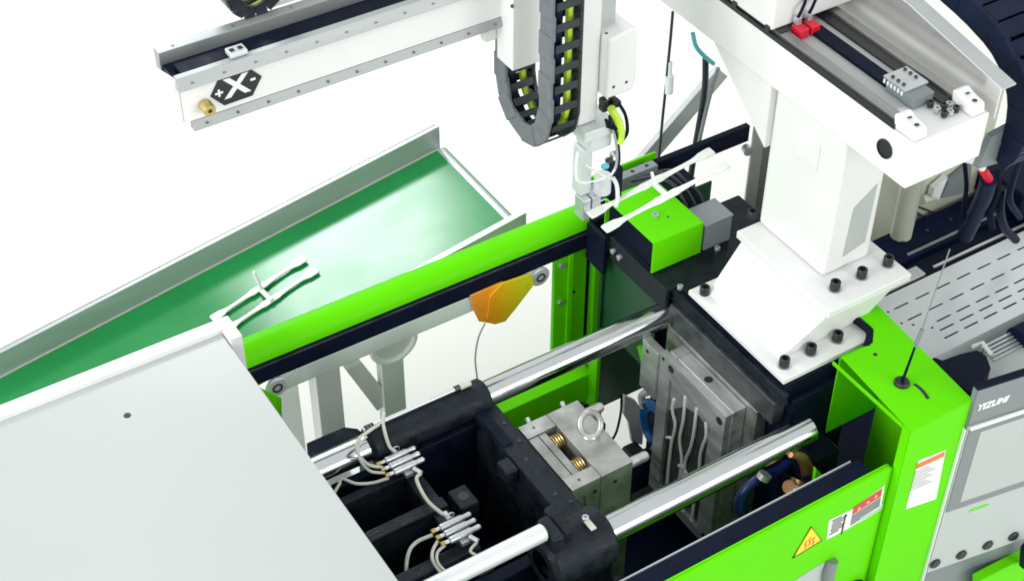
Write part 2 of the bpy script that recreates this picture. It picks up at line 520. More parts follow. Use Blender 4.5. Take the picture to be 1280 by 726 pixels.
# back plate with open pocket between rear and front strips
bk = MB()
bk.box(mx0, xm, 0.330, my1, -0.5, mt)
bk.box(mx0, xm, my0, 0.172, -0.5, mt)
part(mm, 'spacer_block', bk, 'steel_warm', 0.002)
part(mm, 'ejector_plate', MB().box(mx0 + 0.002, mx0 + 0.030, 0.1735, 0.3285, -0.5, -0.012), 'steel_warm', 0.0015)
part(mm, 'ejector_plate', MB().box(mx0 + 0.0325, mx0 + 0.052, 0.1735, 0.3285, -0.5, -0.012), 'steel_warm', 0.0015)
part(mm, 'front_plate', MB().box(xm + 0.0008, mx1, my0, my1, -0.5, mt), 'steel_warm', 0.002)
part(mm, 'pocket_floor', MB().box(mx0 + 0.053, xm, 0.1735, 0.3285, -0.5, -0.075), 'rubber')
for yc in (0.30, 0.205):
    hx = []
    for i in range(61):
        t = i / 60 * 2 * math.pi * 4
        hx.append((mx0 + 0.054 + i / 60 * 0.029, yc + 0.019 * math.cos(t), -0.030 + 0.019 * math.sin(t)))
    part(mm, 'spring', MB().tube(hx, 0.0021, 6), 'brass')
ex, ey = -0.4628, 0.2539
eye = part(mm, 'lifting_eye', MB().lathe([(0, 0.014), (0.019, 0.014), (0.022, 0.010), (0.022, 0), (0, 0)], 24, Matrix.Translation((ex, ey, mt))), 'steel_warm')
ring = [(ex + 0.006 + 0.026 * math.cos(t) * 0.80 + 0.012 * math.sin(t), ey + 0.008 - 0.026 * math.cos(t) * 0.60 + 0.016 * math.sin(t), mt + 0.032 + 0.023 * math.sin(t)) for t in [2 * math.pi * i / 36 for i in range(36)]]
part(eye, 'eye_ring', MB().tube([Vector(p) for p in ring], 0.0078, 12, closed=True), 'steel_warm')
for yy, zz in ((0.352, -0.045), (0.155, -0.045)):
    part(mm, 'guide_pin', MB().lathe([(0, 0), (0.0135, 0), (0.0135, 0.058), (0.011, 0.064), (0, 0.064)], 20, Matrix.Translation((mx1 - 0.002, yy, zz)) @ RY(90)), 'steel')
part(mm, 'core_face', MB().box(mx1, mx1 + 0.012, 0.19, 0.32, -0.45, -0.05), 'steel_dark', 0.003)
for xx in (-0.53, -0.47):
    inst(mm, 'screw_hole', HOLE_S, (xx, my0 - 0.0004, -0.05), RX(90))
for xx, yy in ((-0.565, 0.150), (-0.565, 0.352)):
    inst(mm, 'screw_hole', disc_mesh(0.004, 0.0006, 'steel_dark'), (xx, yy, mt))
for xx in (-0.56, -0.455):
    inst(mm, 'bolt', BOLT_XS, (xx, my1 + 0.001, mt - 0.01), RX(-90))
    part(mm, 'pipe_nipple', MB().cyl((xx, my1, mt - 0.018), (xx + 0.004, my1 + 0.022, mt - 0.010), 0.006, 10), 'zinc')
mk = MB()
mk.tube(curve([(-0.566, my0 - 0.0005, -0.055), (-0.558, my0 - 0.0005, -0.05), (-0.56, my0 - 0.0005, -0.075), (-0.552, my0 - 0.0005, -0.09)], 4), 0.0012, 5)
part(mm, 'scribed_mark', mk, 'ink')

# ================================================================== moving platen
mp = thing('moving_platen', 'black cast moving platen with deep pockets and round bar collars', 'platen', (-0.8, 0.25, -0.72))
part(mp, 'front_plate', MB().box(-0.668, -0.602, 0.02, 0.475, -0.70, -0.002), 'cast', 0.006)
part(mp, 'front_lip', MB().box(-0.668, -0.640, 0.33, 0.474, -0.0025, 0.004), 'black', 0.002)
part(mp, 'lug', MB().box(-0.705, -0.669, 0.255, 0.305, -0.05, -0.004), 'cast', 0.006)
part(mp, 'rear_plate', MB().box(-1.20, -1.075, -0.06, 0.60, -0.70, -0.03), 'cast', 0.008)
part(mp, 'side_beam', MB().box(-1.074, -0.669, 0.455, 0.475, -0.70, -0.03), 'black', 0.004)
part(mp, 'side_beam', MB().box(-1.074, -0.669, 0.02, 0.055, -0.70, -0.05), 'black', 0.004)
part(mp, 'cross_rib', MB().box(-1.074, -0.905, 0.405, 0.43, -0.70, -0.035), 'cast', 0.004)
part(mp, 'cross_rib', MB().box(-1.074, -0.86, 0.27, 0.305, -0.70, -0.035), 'cast', 0.004)
part(mp, 'cross_rib', MB().box(-1.074, -0.86, 0.12, 0.155, -0.70, -0.035), 'cast', 0.004)
part(mp, 'middle_plate', MB().box(-0.905, -0.862, 0.056, 0.454, -0.70, -0.045), 'cast', 0.004)
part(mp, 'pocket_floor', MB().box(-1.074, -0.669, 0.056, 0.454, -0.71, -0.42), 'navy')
lg = part(mp, 'bored_lug', MB().box(-0.835, -0.782, 0.255, 0.325, -0.20, -0.055), 'cast', 0.006)
inst(mp, 'screw_hole', HOLE, (-0.8355, 0.29, -0.085), RY(-90))
inst(mp, 'screw_hole', disc_mesh(0.014, 0.0008, 'ink'), (-0.808, 0.29, -0.0548))
for yy in (0.10, 0.33, 0.40):
    inst(mp, 'bolt', BOLT_XS, (-0.622, yy, -0.002))
for yy in (0.14, 0.27):
    inst(mp, 'screw_hole', HOLE_S, (-0.640, yy, -0.002))
# collars round the tie bars
def collar(yc, x0, x1, r, name='bar_collar'):
    c = MB().lathe([(0.036, x0), (r - 0.012, x0), (r, x0 + 0.012), (r, x1 - 0.006), (r - 0.006, x1), (0.036, x1)], 44, Matrix.Translation((0, yc, 0)) @ RY(90))
    return part(mp, name, c, 'cast')
collar(-0.02, -0.785, -0.612, 0.072)
collar(0.51, -0.955, -0.612, 0.047)
part(mp, 'collar_web', MB().box(-0.77, -0.614, -0.075, 0.02, -0.70, -0.05), 'cast', 0.012)
part(mp, 'collar_web', MB().box(-0.95, -0.614, 0.476, 0.575, -0.70, -0.015), 'cast', 0.006)
part(mp, 'collar_cap', MB().box(-0.775, -0.742, -0.055, 0.02, 0.05, 0.112).box(-0.741, -0.712, -0.045, 0.045, 0.055, 0.106), 'cast', 0.008)
inst(mp, 'grease_nipple', BOLT_S, (-0.665, -0.02, 0.082))
part(mp, 'name_tag', MB().box(-0.672, -0.657, -0.055, -0.022, 0.0805, 0.0845), 'hose', 0.001)
part(mp, 'side_lobe', MB().box(-0.63, -0.585, -0.145, -0.06, -0.70, -0.11), 'cast', 0.02)
part(mp, 'side_stud', MB().cyl((-0.60, -0.12, -0.10), (-0.55, -0.125, -0.10), 0.018), 'bolt')
# upper shelf over the far bar
part(mp, 'shelf_bar', MB().prism([(-1.0758, 0.5919, 0.0120), (-0.9724, 0.5906, 0.0120), (-0.9463, 0.5679, 0.0120), (-0.9377, 0.5213, 0.0120), (-1.1087, 0.5138, 0.0120)], (0, 0, -0.03)), 'black', 0.003)
part(mp, 'hose_clip', MB().box(-0.86, -0.845, 0.452, 0.47, -0.03, -0.012), 'bolt', 0.003)

# steel pipe lying on the far collar
pp = thing('lubrication_pipe', 'thin silver pipe clipped along the top of the far bar collar', 'pipe', (-0.8, 0.53, 0.07))
a, b = Vector((-0.955, 0.520, 0.054)), Vector((-0.665, 0.520, 0.054))
part(pp, 'pipe', MB().cyl(a, b, 0.0055, 12), 'zinc')
for t in (0.02, 0.05, 0.08, 0.90, 0.93):
    q = a.lerp(b, t)
    part(pp, 'ferrule', MB().cyl(q, q + Vector((0.006, 0, 0)), 0.0085, 12), 'bolt')
part(pp, 'end_fitting', MB().cyl(b - Vector((0.016, 0, 0)), b + Vector((0.016, 0, 0)), 0.0085, 12), 'hose')
# guide tube left of the near collar
solo('guide_tube', MB().lathe([(0, -1.35), (0.021, -1.35), (0.021, -0.782), (0.017, -0.778), (0, -0.778)], 28, Matrix.Translation((0, -0.02, 0.112)) @ RY(90)),
     'alu_light', 'pale grey tube entering the near round collar from the left', 'tube', base=(-1.0, -0.02, 0.092))

# ================================================================== lubrication manifolds
def manifold(c, label):
    """three parallel metering valves on a bar"""
    c = Vector(c)
    t = thing('lubrication_manifold', label, 'manifold', c, 'lubrication manifolds on the moving platen')
    for k in range(3):
        q = c + Vector((0.000, -0.022 * k + 0.022, 0.012))
        vb = part(t, 'valve', MB().lathe([(0, -0.048), (0.005, -0.048), (0.005, -0.036), (0.0088, -0.034), (0.0088, 0.022), (0.0065, 0.026), (0.0065, 0.046), (0.003, 0.050), (0, 0.050)], 14, Matrix.Translation(q) @ RY(90)), 'zinc')
        part(vb, 'nut', MB().lathe([(0, -0.058), (0.0066, -0.058), (0.0066, -0.047), (0, -0.047)], 6, Matrix.Translation(q) @ RY(90)), 'brass')
    part(t, 'mounting_bar', MB().box(c.x - 0.012, c.x + 0.012, c.y - 0.040, c.y + 0.040, c.z - 0.008, c.z + 0.004), 'alu', 0.002)
    part(t, 'inlet_fitting', MB().cyl(c + Vector((-0.002, 0.032, 0.012)), c + Vector((-0.002, 0.056, 0.012)), 0.0075, 12), 'zinc')
    part(t, 'clip', MB().tube([c + Vector((0.004 + 0.010 * math.cos(a), 0.040, 0.014 + 0.010 * math.sin(a))) for a in [2 * math.pi * i / 16 for i in range(16)]], 0.0018, 6, closed=True), 'zinc')
    part(t, 'outlet_fitting', MB().cyl(c + Vector((0.012, -0.034, 0.010)), c + Vector((0.022, -0.056, 0.008)), 0.0065, 12), 'zinc')
    return t
m1 = Vector((-0.9014, 0.4227, -0.0100))
m2 = Vector((-0.8943, 0.1704, -0.0100))
manifold(m1, 'silver three valve manifold nearer the rear window on the black platen')
manifold(m2, 'silver three valve manifold above the pale guide tube on the black platen')
def hose(pts, r, label, m='hose', name='hose', cat='hose', group=None):
    return solo(name, MB().tube(curve(pts, 8), r, 8), m, label, cat, group)
G = 'lubrication hoses on the moving platen'
hose([(-0.8926, 0.5226, 0.0800), (-0.9095, 0.4969, 0.0700), (-0.9150, 0.4627, 0.0300), (-0.9039, 0.4524, 0.0100)], 0.0045, 'short cream hose dropping from the silver pipe to the rear manifold', group=G)
hose([m1 + Vector((0.02, -0.055, 0.008)), (-0.9011, 0.3513, 0.0000), (-0.9112, 0.2835, 0.0000), (-0.9040, 0.2275, 0.0050), m2 + Vector((-0.002, 0.055, 0.012))], 0.0048, 'cream hose linking the two silver manifolds', group=G)
hose([(-0.9517, 0.4314, 0.0000), (-0.9840, 0.4427, 0.0200), (-1.0020, 0.4572, 0.0600), (-0.9874, 0.4833, 0.0700), (-0.9498, 0.4915, 0.0750), (-0.9199, 0.4978, 0.0750)], 0.0042, 'cream hose looping from the rear manifold up to the silver pipe', group=G)
hose([(-0.9555, 0.4124, 0.0000), (-0.9868, 0.4307, 0.0100), (-1.0035, 0.4476, 0.0500), (-0.9896, 0.4716, 0.0650), (-0.9632, 0.4836, 0.0700)], 0.0036, 'second thinner cream hose looping up beside the rear manifold', group=G)
hose([(-0.9547, 0.3938, 0.0000), (-0.9911, 0.4088, -0.0100), (-1.0267, 0.4281, -0.0100), (-1.0475, 0.4591, -0.0100), (-1.0589, 0.4554, -0.0200), (-1.0771, 0.4470, -0.0300)], 0.0038, 'cream hose running left from the rear manifold to the white cover', group=G)
hose([(-0.9524, 0.1858, 0.0000), (-0.9909, 0.1942, -0.0100), (-1.0183, 0.1845, -0.0200), (-1.0377, 0.1639, -0.0500), (-1.0540, 0.1206, -0.0600)], 0.0045, 'dull cream hose curling down left of the front manifold', group=G)
hose([(-0.9524, 0.1634, 0.0000), (-0.9742, 0.1484, -0.0050), (-0.9863, 0.1277, -0.0100), (-0.9811, 0.1047, -0.0300), (-0.9749, 0.0720, -0.0400)], 0.0042, 'cream hose bowing under the front manifold, the outer one', group=G)
hose([(-0.9442, 0.1443, 0.0000), (-0.9671, 0.1384, -0.0050), (-0.9793, 0.1178, -0.0100), (-0.9705, 0.1008, -0.0300), (-0.9532, 0.0621, -0.0500)], 0.0036, 'cream hose bowing under the front manifold, the inner one', group=G)
hose([m2 + Vector((0.02, -0.055, 0.006)), (-0.9023, 0.0987, 0.0000), (-0.8926, 0.0828, -0.0100), (-0.8816, 0.0764, -0.0400)], 0.0036, 'short hose from the front manifold under the guide tube', group=G)

# ================================================================== white cover over the clamp
wc = thing('clamp_cover', 'large flat pale grey sheet metal cover at the lower left', 'machine cover', (-2.0, 0.35, -1.3))
part(wc, 'cover_sheet', MB().box(-3.4, -1.152, -0.60, 0.868, 0.170, 0.198), 'cover', 0.003)
rim = MB()
rim.box(-3.4, -1.118, 0.8685, 0.905, 0.100, 0.2135)
rim.box(-1.150, -1.118, 0.82, 0.868, 0.060, 0.2135)
part(wc, 'rim', rim, 'white', 0.002)
part(wc, 'end_plate', MB().box(-1.190, -1.156, -0.60, 0.866, -0.05, 0.1695), 'cover')
inst(wc, 'screw_hole', disc_mesh(0.0085, 0.0008, 'ink'), (-1.4566, 0.7301, 0.1981))

# ================================================================== rear guard rail
rg = thing('rear_guard', 'bright green rounded guard beam over the rear window with black seal', 'guard', (-0.6, 0.88, -0.1))
prof = [(0.905 - 0.045 * math.cos(t), 0.056 + 0.045 * math.sin(t)) for t in [R(a) for a in range(0, 181, 12)]]
part(rg, 'green_beam', MB().prism([(-1.145, a, b) for a, b in prof], (1.11, 0, 0)), 'green')
part(rg, 'black_seal', MB().box(-1.145, -0.03, 0.857, 0.885, -0.012, 0.0555), 'rubber', 0.003)
part(rg, 'seal_edge', MB().box(-1.145, -0.04, 0.8545, 0.8565, 0.044, 0.050), 'steel_dark')
pr = part(rg, 'clear_rail', MB().box(-1.045, -0.225, 0.8575, 0.866, -0.070, -0.0125), 'glass_white', 0.003)
for xx in (-1.035, -0.222):
    e = MB().lathe([(0, 0), (0.031, 0), (0.031, 0.006), (0.028, 0.009), (0, 0.009)], 24, Matrix.Translation((xx, 0.857, -0.040)) @ RX(90))
    pe = part(rg, 'end_boss', e, 'alu_light')
    ring = [(xx + 0.012 * math.cos(t), 0.847, -0.040 + 0.012 * math.sin(t)) for t in [2 * math.pi * i / 20 for i in range(20)]]
    part(pe, 'screw', MB().tube([Vector(p) for p in ring], 0.003, 6, closed=True), 'bolt')
part(rg, 'green_stay', MB().prism([(-1.0887, 0.8300, 0.0036), (-1.0346, 0.8300, -0.0641), (-1.0427, 0.8300, -0.1656), (-1.1038, 0.8300, -0.1310)], (0, 0.006, 0)), 'green', 0.001)

# orange tag under the rail
tg = thing('vinyl_tag', 'orange and yellow translucent vinyl flap hanging under the black rear seal', 'flap', (-0.37, 0.855, -0.1))
def flap(pts, m, name):
    part(tg, name, MB().prism(pts, (0, 0.006, 0)), m, 0.002)
flap([(-0.4509, 0.8480, 0.0003), (-0.3432, 0.8480, 0.0019), (-0.3484, 0.8480, -0.1339), (-0.3800, 0.8480, -0.1397), (-0.4242, 0.8480, -0.1086), (-0.4416, 0.8480, -0.0577)], 'orange', 'orange_flap')
flap([(-0.3521, 0.8420, 0.0048), (-0.2582, 0.8420, -0.0041), (-0.2469, 0.8420, -0.0511), (-0.3072, 0.8420, -0.1127), (-0.3416, 0.8420, -0.1449), (-0.3785, 0.8420, -0.1388), (-0.4018, 0.8420, -0.1058), (-0.3935, 0.8420, -0.0287)], 'orange', 'yellow_flap')
hose([(-0.3989, 0.8600, -0.1368), (-0.4204, 0.8600, -0.1817), (-0.4319, 0.8600, -0.2576), (-0.4252, 0.8600, -0.3580), (-0.4187, 0.8600, -0.5020)], 0.0028, 'thin grey cord hanging below the orange and yellow flap', 'alu', 'cord', 'cord')

# rear guard post and sheet metal
gp = thing('guard_post', 'green folded sheet metal post at the right end of the rear window', 'post', (-0.12, 0.82, -1.3))
part(gp, 'outer_strip', MB().box(-0.162, -0.1205, 0.868, 0.882, -1.3, -0.0125), 'green', 0.0015)
part(gp, 'fold_edge', MB().box(-0.120, -0.104, 0.858, 0.882, -1.3, -0.0125), 'green', 0.0015)
part(gp, 'web', MB().box(-0.1035, -0.046, 0.876, 0.888, -1.3, -0.0125), 'green', 0.0015)
part(gp, 'groove', MB().box(-0.0455, 0.05, 0.892, 0.900, -1.3, -0.0125), 'rubber')
part(gp, 'inner_fold', MB().box(-0.026, -0.003, 0.862, 0.890, -1.3, 0.005), 'green', 0.0015)
inst(gp, 'slot', HOLE_S, (-0.0883, 0.8756, -0.1800), RX(90))
for zz in (-0.045, -0.185):
    part(gp, 'hinge_bolt', MB().cyl((-0.142, 0.868, zz), (-0.142, 0.858, zz), 0.009, 14), 'zinc')
sp = thing('side_guard_sheet', 'green guard sheet darkened as if in shade, with brighter flange between the post and the fixed platen', 'guard sheet', (-0.03, 0.7, -0.6))
part(sp, 'sheet', MB().box(-0.034, -0.028, 0.56, 0.812, -0.28, 0.018), 'shaded_green', 0.001)
part(sp, 'rear_sheet', MB().box(-0.001, 0.40, 0.884, 0.890, -0.7403, 0.018), 'shaded_green', 0.001)
part(sp, 'edge_plate', MB().prism([(0.0518, 0.7800, -0.6010), (0.0939, 0.7800, -0.6453), (0.1364, 0.7800, -0.7264), (0.1378, 0.7800, -0.8758), (0.0943, 0.7800, -0.8356), (0.0755, 0.7800, -0.7360), (0.0541, 0.7800, -0.6878)], (0, 0.01, 0)), 'bright', 0.001)
part(sp, 'hanging_cable', MB().tube(curve([(0.0706, 0.8200, -0.6463), (0.0722, 0.8200, -0.7227), (0.0614, 0.8200, -0.8012), (0.0421, 0.8200, -0.8424)], 5), 0.004, 8), 'rubber')
part(sp, 'sheet_flange', MB().box(-0.045, -0.0345, 0.800, 0.812, -0.52, 0.018), 'shaded_green', 0.001)
part(sp, 'brace', MB().prism([(-0.05, 0.612, -0.20), (-0.05, 0.585, -0.20), (-0.05, 0.538, -0.30), (-0.05, 0.545, -0.33)], (0.012, 0, 0)), 'green', 0.001)
lr = thing('lower_guard_rail', 'green lower guard rail below the far chrome bar', 'guard rail', (-0.3, 0.72, -0.45))
part(lr, 'rail', MB().box(-0.60, -0.135, 0.70, 0.745, -0.44, -0.335), 'green', 0.003)
part(lr, 'end_flange', MB().box(-0.150, -0.138, 0.66, 0.70, -0.50, -0.225), 'green', 0.001)
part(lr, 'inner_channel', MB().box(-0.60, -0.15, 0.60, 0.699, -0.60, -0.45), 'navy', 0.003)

# ================================================================== green block on the platen
gb = thing('green_guard_block', 'green folded cover box under the plastic mouldings with open dark left side', 'guard cover', (0.03, 0.67, 0.1))
zt = 0.207
part(gb, 'top_sheet', MB().box(-0.052, 0.112, 0.572, 0.795, zt - 0.004, zt), 'green', 0.0012)
part(gb, 'front_sheet', MB().box(-0.052, 0.112, 0.572, 0.576, 0.102, zt - 0.0042), 'green', 0.0012)
part(gb, 'rear_sheet', MB().box(-0.052, 0.112, 0.791, 0.795, 0.102, zt - 0.0042), 'green', 0.0012)
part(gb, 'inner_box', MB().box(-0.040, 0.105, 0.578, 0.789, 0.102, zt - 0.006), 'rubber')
inst(gb, 'screw', bolt_mesh(0.009, 0.008, 'zinc'), (0.0184, 0.6628, 0.2070))
inst(gb, 'screw_hole', disc_mesh(0.0035, 0.0006, 'ink'), (0.0455, 0.6419, 0.2070))
sh = thing('seal_corner', 'black rubber corner where the rear seal meets the platen bracket', 'seal', (-0.06, 0.8, 0.05))
part(sh, 'seal_block', MB().box(-0.072, -0.056, 0.762, 0.852, -0.04, 0.094), 'rubber', 0.006)
part(sh, 'seal_end', MB().box(-0.05, 0.30, 0.838, 0.90, 0.03, 0.10), 'rubber', 0.004)

jb = thing('junction_box', 'mid grey junction box with cables behind the green cover box', 'junction box', (0.165, 0.61, 0.1))
part(jb, 'box', MB().box(0.122, 0.214, 0.574, 0.655, 0.100, 0.182), 'box_grey', 0.003)
part(jb, 'lid', MB().box(0.120, 0.216, 0.572, 0.657, 0.1825, 0.190), 'box_grey', 0.002)
part(jb, 'gland', MB().cyl((0.121, 0.60, 0.13), (0.108, 0.60, 0.13), 0.008), 'sticker')
for k in range(5):
    a = Vector((0.132 + 0.013 * k, 0.656, 0.170))
    part(jb, 'cable', MB().tube(curve([a, a + Vector((-0.005, 0.03, 0.035)), a + Vector((-0.012 - 0.004 * k, 0.06, 0.062)), a + Vector((-0.03, 0.12, 0.06)), a + Vector((-0.05, 0.2, 0.0))], 6), 0.0055, 8), 'rubber' if k % 2 else 'chain_dark')

# rear rail behind
rr = thing('rear_rail', 'long black rail behind the plastic mouldings ending at a grey strut', 'rail', (0.3, 0.95, 0.1))
part(rr, 'black_bar', MB().box(0.0, 0.57, 0.935, 0.955, 0.065, 0.122), 'rubber', 0.002)
part(rr, 'grey_bar', MB().box(-0.03, 0.21, 0.905, 0.934, 0.095, 0.142), 'box_grey', 0.002)
part(rr, 'green_edge', MB().box(-0.03, 0.24, 0.956, 0.964, 0.10, 0.142), 'green', 0.001)
for k in range(3):
    inst(rr, 'slot', HOLE_S, (0.08 + 0.05 * k, 0.92, 0.1421))
st = thing('grey_strut', 'grey upright flat bar standing left of the white robot column', 'strut', (0.57, 0.93, -0.4))
part(st, 'front_face', MB().box(0.555, 0.60, 0.900, 0.907, -0.42, 0.145), 'alu', 0.001)
part(st, 'side_face', MB().box(0.6005, 0.635, 0.900, 0.907, -0.42, 0.118), 'panel', 0.001)
part(st, 'knob', MB().cyl((0.552, 0.925, 0.055), (0.545, 0.902, 0.055), 0.014), 'alu')
ds = solo('diagonal_brace', MB().prism([(0.5657, 1.1000, 0.2301), (0.6069, 1.1000, 0.1865), (0.3067, 1.1000, -0.0728), (0.2623, 1.1000, -0.0300)], (0, 0.02, 0)), 'alu',
          'pale grey diagonal flat brace behind the hanging cables', 'brace', bevel=0.002)
CG = 'cables hanging behind the robot arm'
cb = thing('sensor_cable', 'thin black hanging cable with a white inline connector', 'cable', (0.2946, 1.0000, 0.0642), CG)
part(cb, 'cable', MB().tube(curve([(0.2937, 1.0000, 0.5709), (0.2934, 1.0000, 0.4809), (0.2919, 1.0000, 0.4022), (0.2908, 1.0000, 0.3160), (0.2883, 1.0000, 0.2111), (0.2863, 1.0000, 0.0587)], 6), 0.0042, 8), 'chain_dark')
part(cb, 'connector', MB().cyl((0.2971, 0.9950, 0.3629), (0.2993, 0.9950, 0.3048), 0.0125, 12), 'sticker')
part(cb, 'connector_tip', MB().cyl((0.2959, 0.9950, 0.4090), (0.2971, 0.9950, 0.3629), 0.006, 10), 'sticker')
hose([(0.4263, 1.0000, 0.3760), (0.4349, 1.0000, 0.2684), (0.4290, 1.0000, 0.1571), (0.4199, 1.0000, 0.0434), (0.4142, 1.0000, -0.0815)], 0.0095, 'thick black cable hanging straight behind the plastic mouldings', 'chain_dark', 'cable', 'cable', CG)
hose([(0.4607, 0.9800, 0.3398), (0.4447, 0.9800, 0.2766), (0.4271, 0.9800, 0.1702), (0.4105, 0.9800, 0.0452)], 0.006, 'slim grey cable hanging beside the thick black one', 'panel', 'cable', 'cable', CG)
hose([(0.2040, 0.8000, 0.6426), (0.2189, 0.8000, 0.5981), (0.2494, 0.8000, 0.5574), (0.2855, 0.8000, 0.5193)], 0.006, 'short teal cable tucked under the robot cross beam', 'teal', 'cable', 'cable', CG)

# ================================================================== robot column and cross beam
rb = thing('robot_column', 'white robot column on a bolted riser carrying the cross beam', 'robot column', (0.2, 0.27, 0.1))
part(rb, 'base_plate', MB().prism([(-0.022, 0.058, 0.107), (0.300, 0.058, 0.107), (0.300, 0.450, 0.107), (-0.022, 0.450, 0.107)], (0, 0, 0.015)), 'white', 0.002)
# riser wedge: sloping front, gusset sides
z0, z1 = 0.1222, 0.229
a = [(0.012, 0.122, z0), (0.012, 0.415, z0), (0.132, 0.440, z1), (0.132, 0.100, z1)]
b = [(0.290, 0.122, z0), (0.290, 0.415, z0), (0.365, 0.440, z1), (0.365, 0.100, z1)]
part(rb, 'riser', MB().add(a + b, [(0, 1, 2, 3), (7, 6, 5, 4), (0, 3, 7, 4), (1, 5, 6, 2), (3, 2, 6, 7), (0, 4, 5, 1)]), 'white', 0.003)
part(rb, 'top_flange', MB().box(0.128, 0.400, 0.090, 0.458, 0.2295, 0.252), 'white', 0.003)
cx0, cx1 = 0.196, 0.352
part(rb, 'column', MB().prism([(cx0, 0.198, 0.2525), (cx1, 0.198, 0.2525), (cx1, 0.455, 0.2525), (cx0, 0.455, 0.2525)], (0, 0, 0.46)), 'white', 0.012)
part(rb, 'side_plate', MB().prism([(0.255, 0.1965, 0.295), (0.325, 0.1965, 0.315), (0.330, 0.1965, 0.50), (0.262, 0.1965, 0.45)], (0, 0.001, 0)), 'cover', 0.0005)
part(rb, 'access_cover', MB().box(cx0 - 0.004, cx0 + 0.001, 0.275, 0.36, 0.54, 0.62), 'white', 0.003)
for xx in (0.196, 0.284, 0.372):
    inst(rb, 'washer', WASH, (xx, 0.15, 0.2522))
    inst(rb, 'bolt', BOLT, (xx, 0.15, 0.254))
inst(rb, 'bolt', BOLT, (0.1959, 0.4797, 0.2522))
for xx in (0.012, 0.098, 0.185):
    inst(rb, 'washer', WASH, (xx, 0.100, 0.1222))
    inst(rb, 'bolt', BOLT, (xx, 0.100, 0.124))
inst(rb, 'bolt', BOLT, (0.006, 0.418, 0.1222))
# cross beam along y with rails
bx0, bx1, by0, by1, bz0, bz1 = 0.172, 0.402, -0.022, 1.6, 0.695, 0.818
cbm = part(rb, 'cross_beam', MB().box(bx0, bx1, by0, by1, bz0, bz1), 'white', 0.004)
gus = MB().prism([(bx0 + 0.01, 0.455, 0.50), (bx0 + 0.01, 0.46, bz0 - 0.001), (bx0 + 0.01, 0.70, bz0 - 0.001)], (0.14, 0, 0))
part(rb, 'gusset', gus, 'white', 0.003)
hm = Matrix.Translation((0.1710, 0.0565, 0.7592)) @ RY(-90)
part(cbm, 'cable_hole', MB().lathe([(0, 0.0005), (0.021, 0.0005), (0.021, 0.003), (0.024, 0.003), (0.024, 0)], 28, hm), 'ink')
part(cbm, 'top_recess', MB().box(bx0 + 0.045, bx1 - 0.045, 0.10, 1.6, bz1 + 0.0005, bz1 + 0.004), 'cover')
part(cbm, 'linear_rail', MB().box(bx0 + 0.012, bx0 + 0.040, 0.045, 1.6, bz1 + 0.0005, bz1 + 0.020), 'rail', 0.003)
part(cbm, 'rail_shadow_strip', MB().box(bx0 + 0.0015, bx0 + 0.010, 0.045, 1.6, bz1 + 0.0005, bz1 + 0.012), 'ink')
part(cbm, 'linear_rail', MB().box(bx1 - 0.044, bx1 - 0.018, 0.055, 1.6, bz1 + 0.0005, bz1 + 0.018), 'rail', 0.003)
part(cbm, 'seal_strip', MB().box(bx1 - 0.076, bx1 - 0.048, 0.055, 1.6, bz1 + 0.0043, bz1 + 0.010), 'ink')
part(cbm, 'toothed_belt', MB().box(0.262, 0.300, 0.165, 1.6, bz1 + 0.0043, bz1 + 0.014), 'rubber', 0.001)
# belt clamp
bc = part(rb, 'belt_clamp', MB().box(0.255, 0.318, 0.075, 0.165, bz1 + 0.0042, bz1 + 0.032), 'panel', 0.003)
part(bc, 'clamp_lid', MB().box(0.256, 0.326, 0.105, 0.178, bz1 + 0.0325, bz1 + 0.038), 'alu', 0.001)
for k in range(6):
    part(bc, 'clamp_tooth', MB().box(0.2535, 0.2555, 0.110 + 0.0115 * k, 0.116 + 0.0115 * k, bz1 + 0.022, bz1 + 0.032), 'sticker')
for xx, yy in ((0.268, 0.160), (0.268, 0.142), (0.268, 0.124), (0.312, 0.168), (0.312, 0.150), (0.312, 0.132)):
    inst(bc, 'screw', BOLT_XS, (xx, yy, bz1 + 0.038))
for k in range(7):
    xx, yy = 0.27 + 0.018 * (k % 3), 0.02 + 0.022 * (k // 3)
    inst(rb, 'bolt', BOLT_S if k % 2 else bolt_mesh(0.0075, 0.014), (xx + 0.03, yy, bz1 + 0.004))
def stop(x0, x1, yy):
    s = MB().prism([(x0, yy, bz1 + 0.0006), (x0, yy + 0.065, bz1 + 0.0006), (x0, yy + 0.072, bz1 + 0.034), (x0, yy + 0.060, bz1 + 0.040), (x0, yy + 0.040, bz1 + 0.032), (x0, yy + 0.006, bz1 + 0.026)], (x1 - x0, 0, 0))
    p = part(rb, 'end_stop', s, 'white', 0.004)
    inst(p, 'screw', HOLE_S, ((x0 + x1) / 2, yy + 0.02, bz1 + 0.0295), RX(-8))
    inst(p, 'screw', HOLE_S, ((x0 + x1) / 2, yy + 0.045, bz1 + 0.0345), RX(-14))
stop(bx0 + 0.006, bx0 + 0.046, -0.016)
stop(bx1 - 0.050, bx1 - 0.010, -0.016)
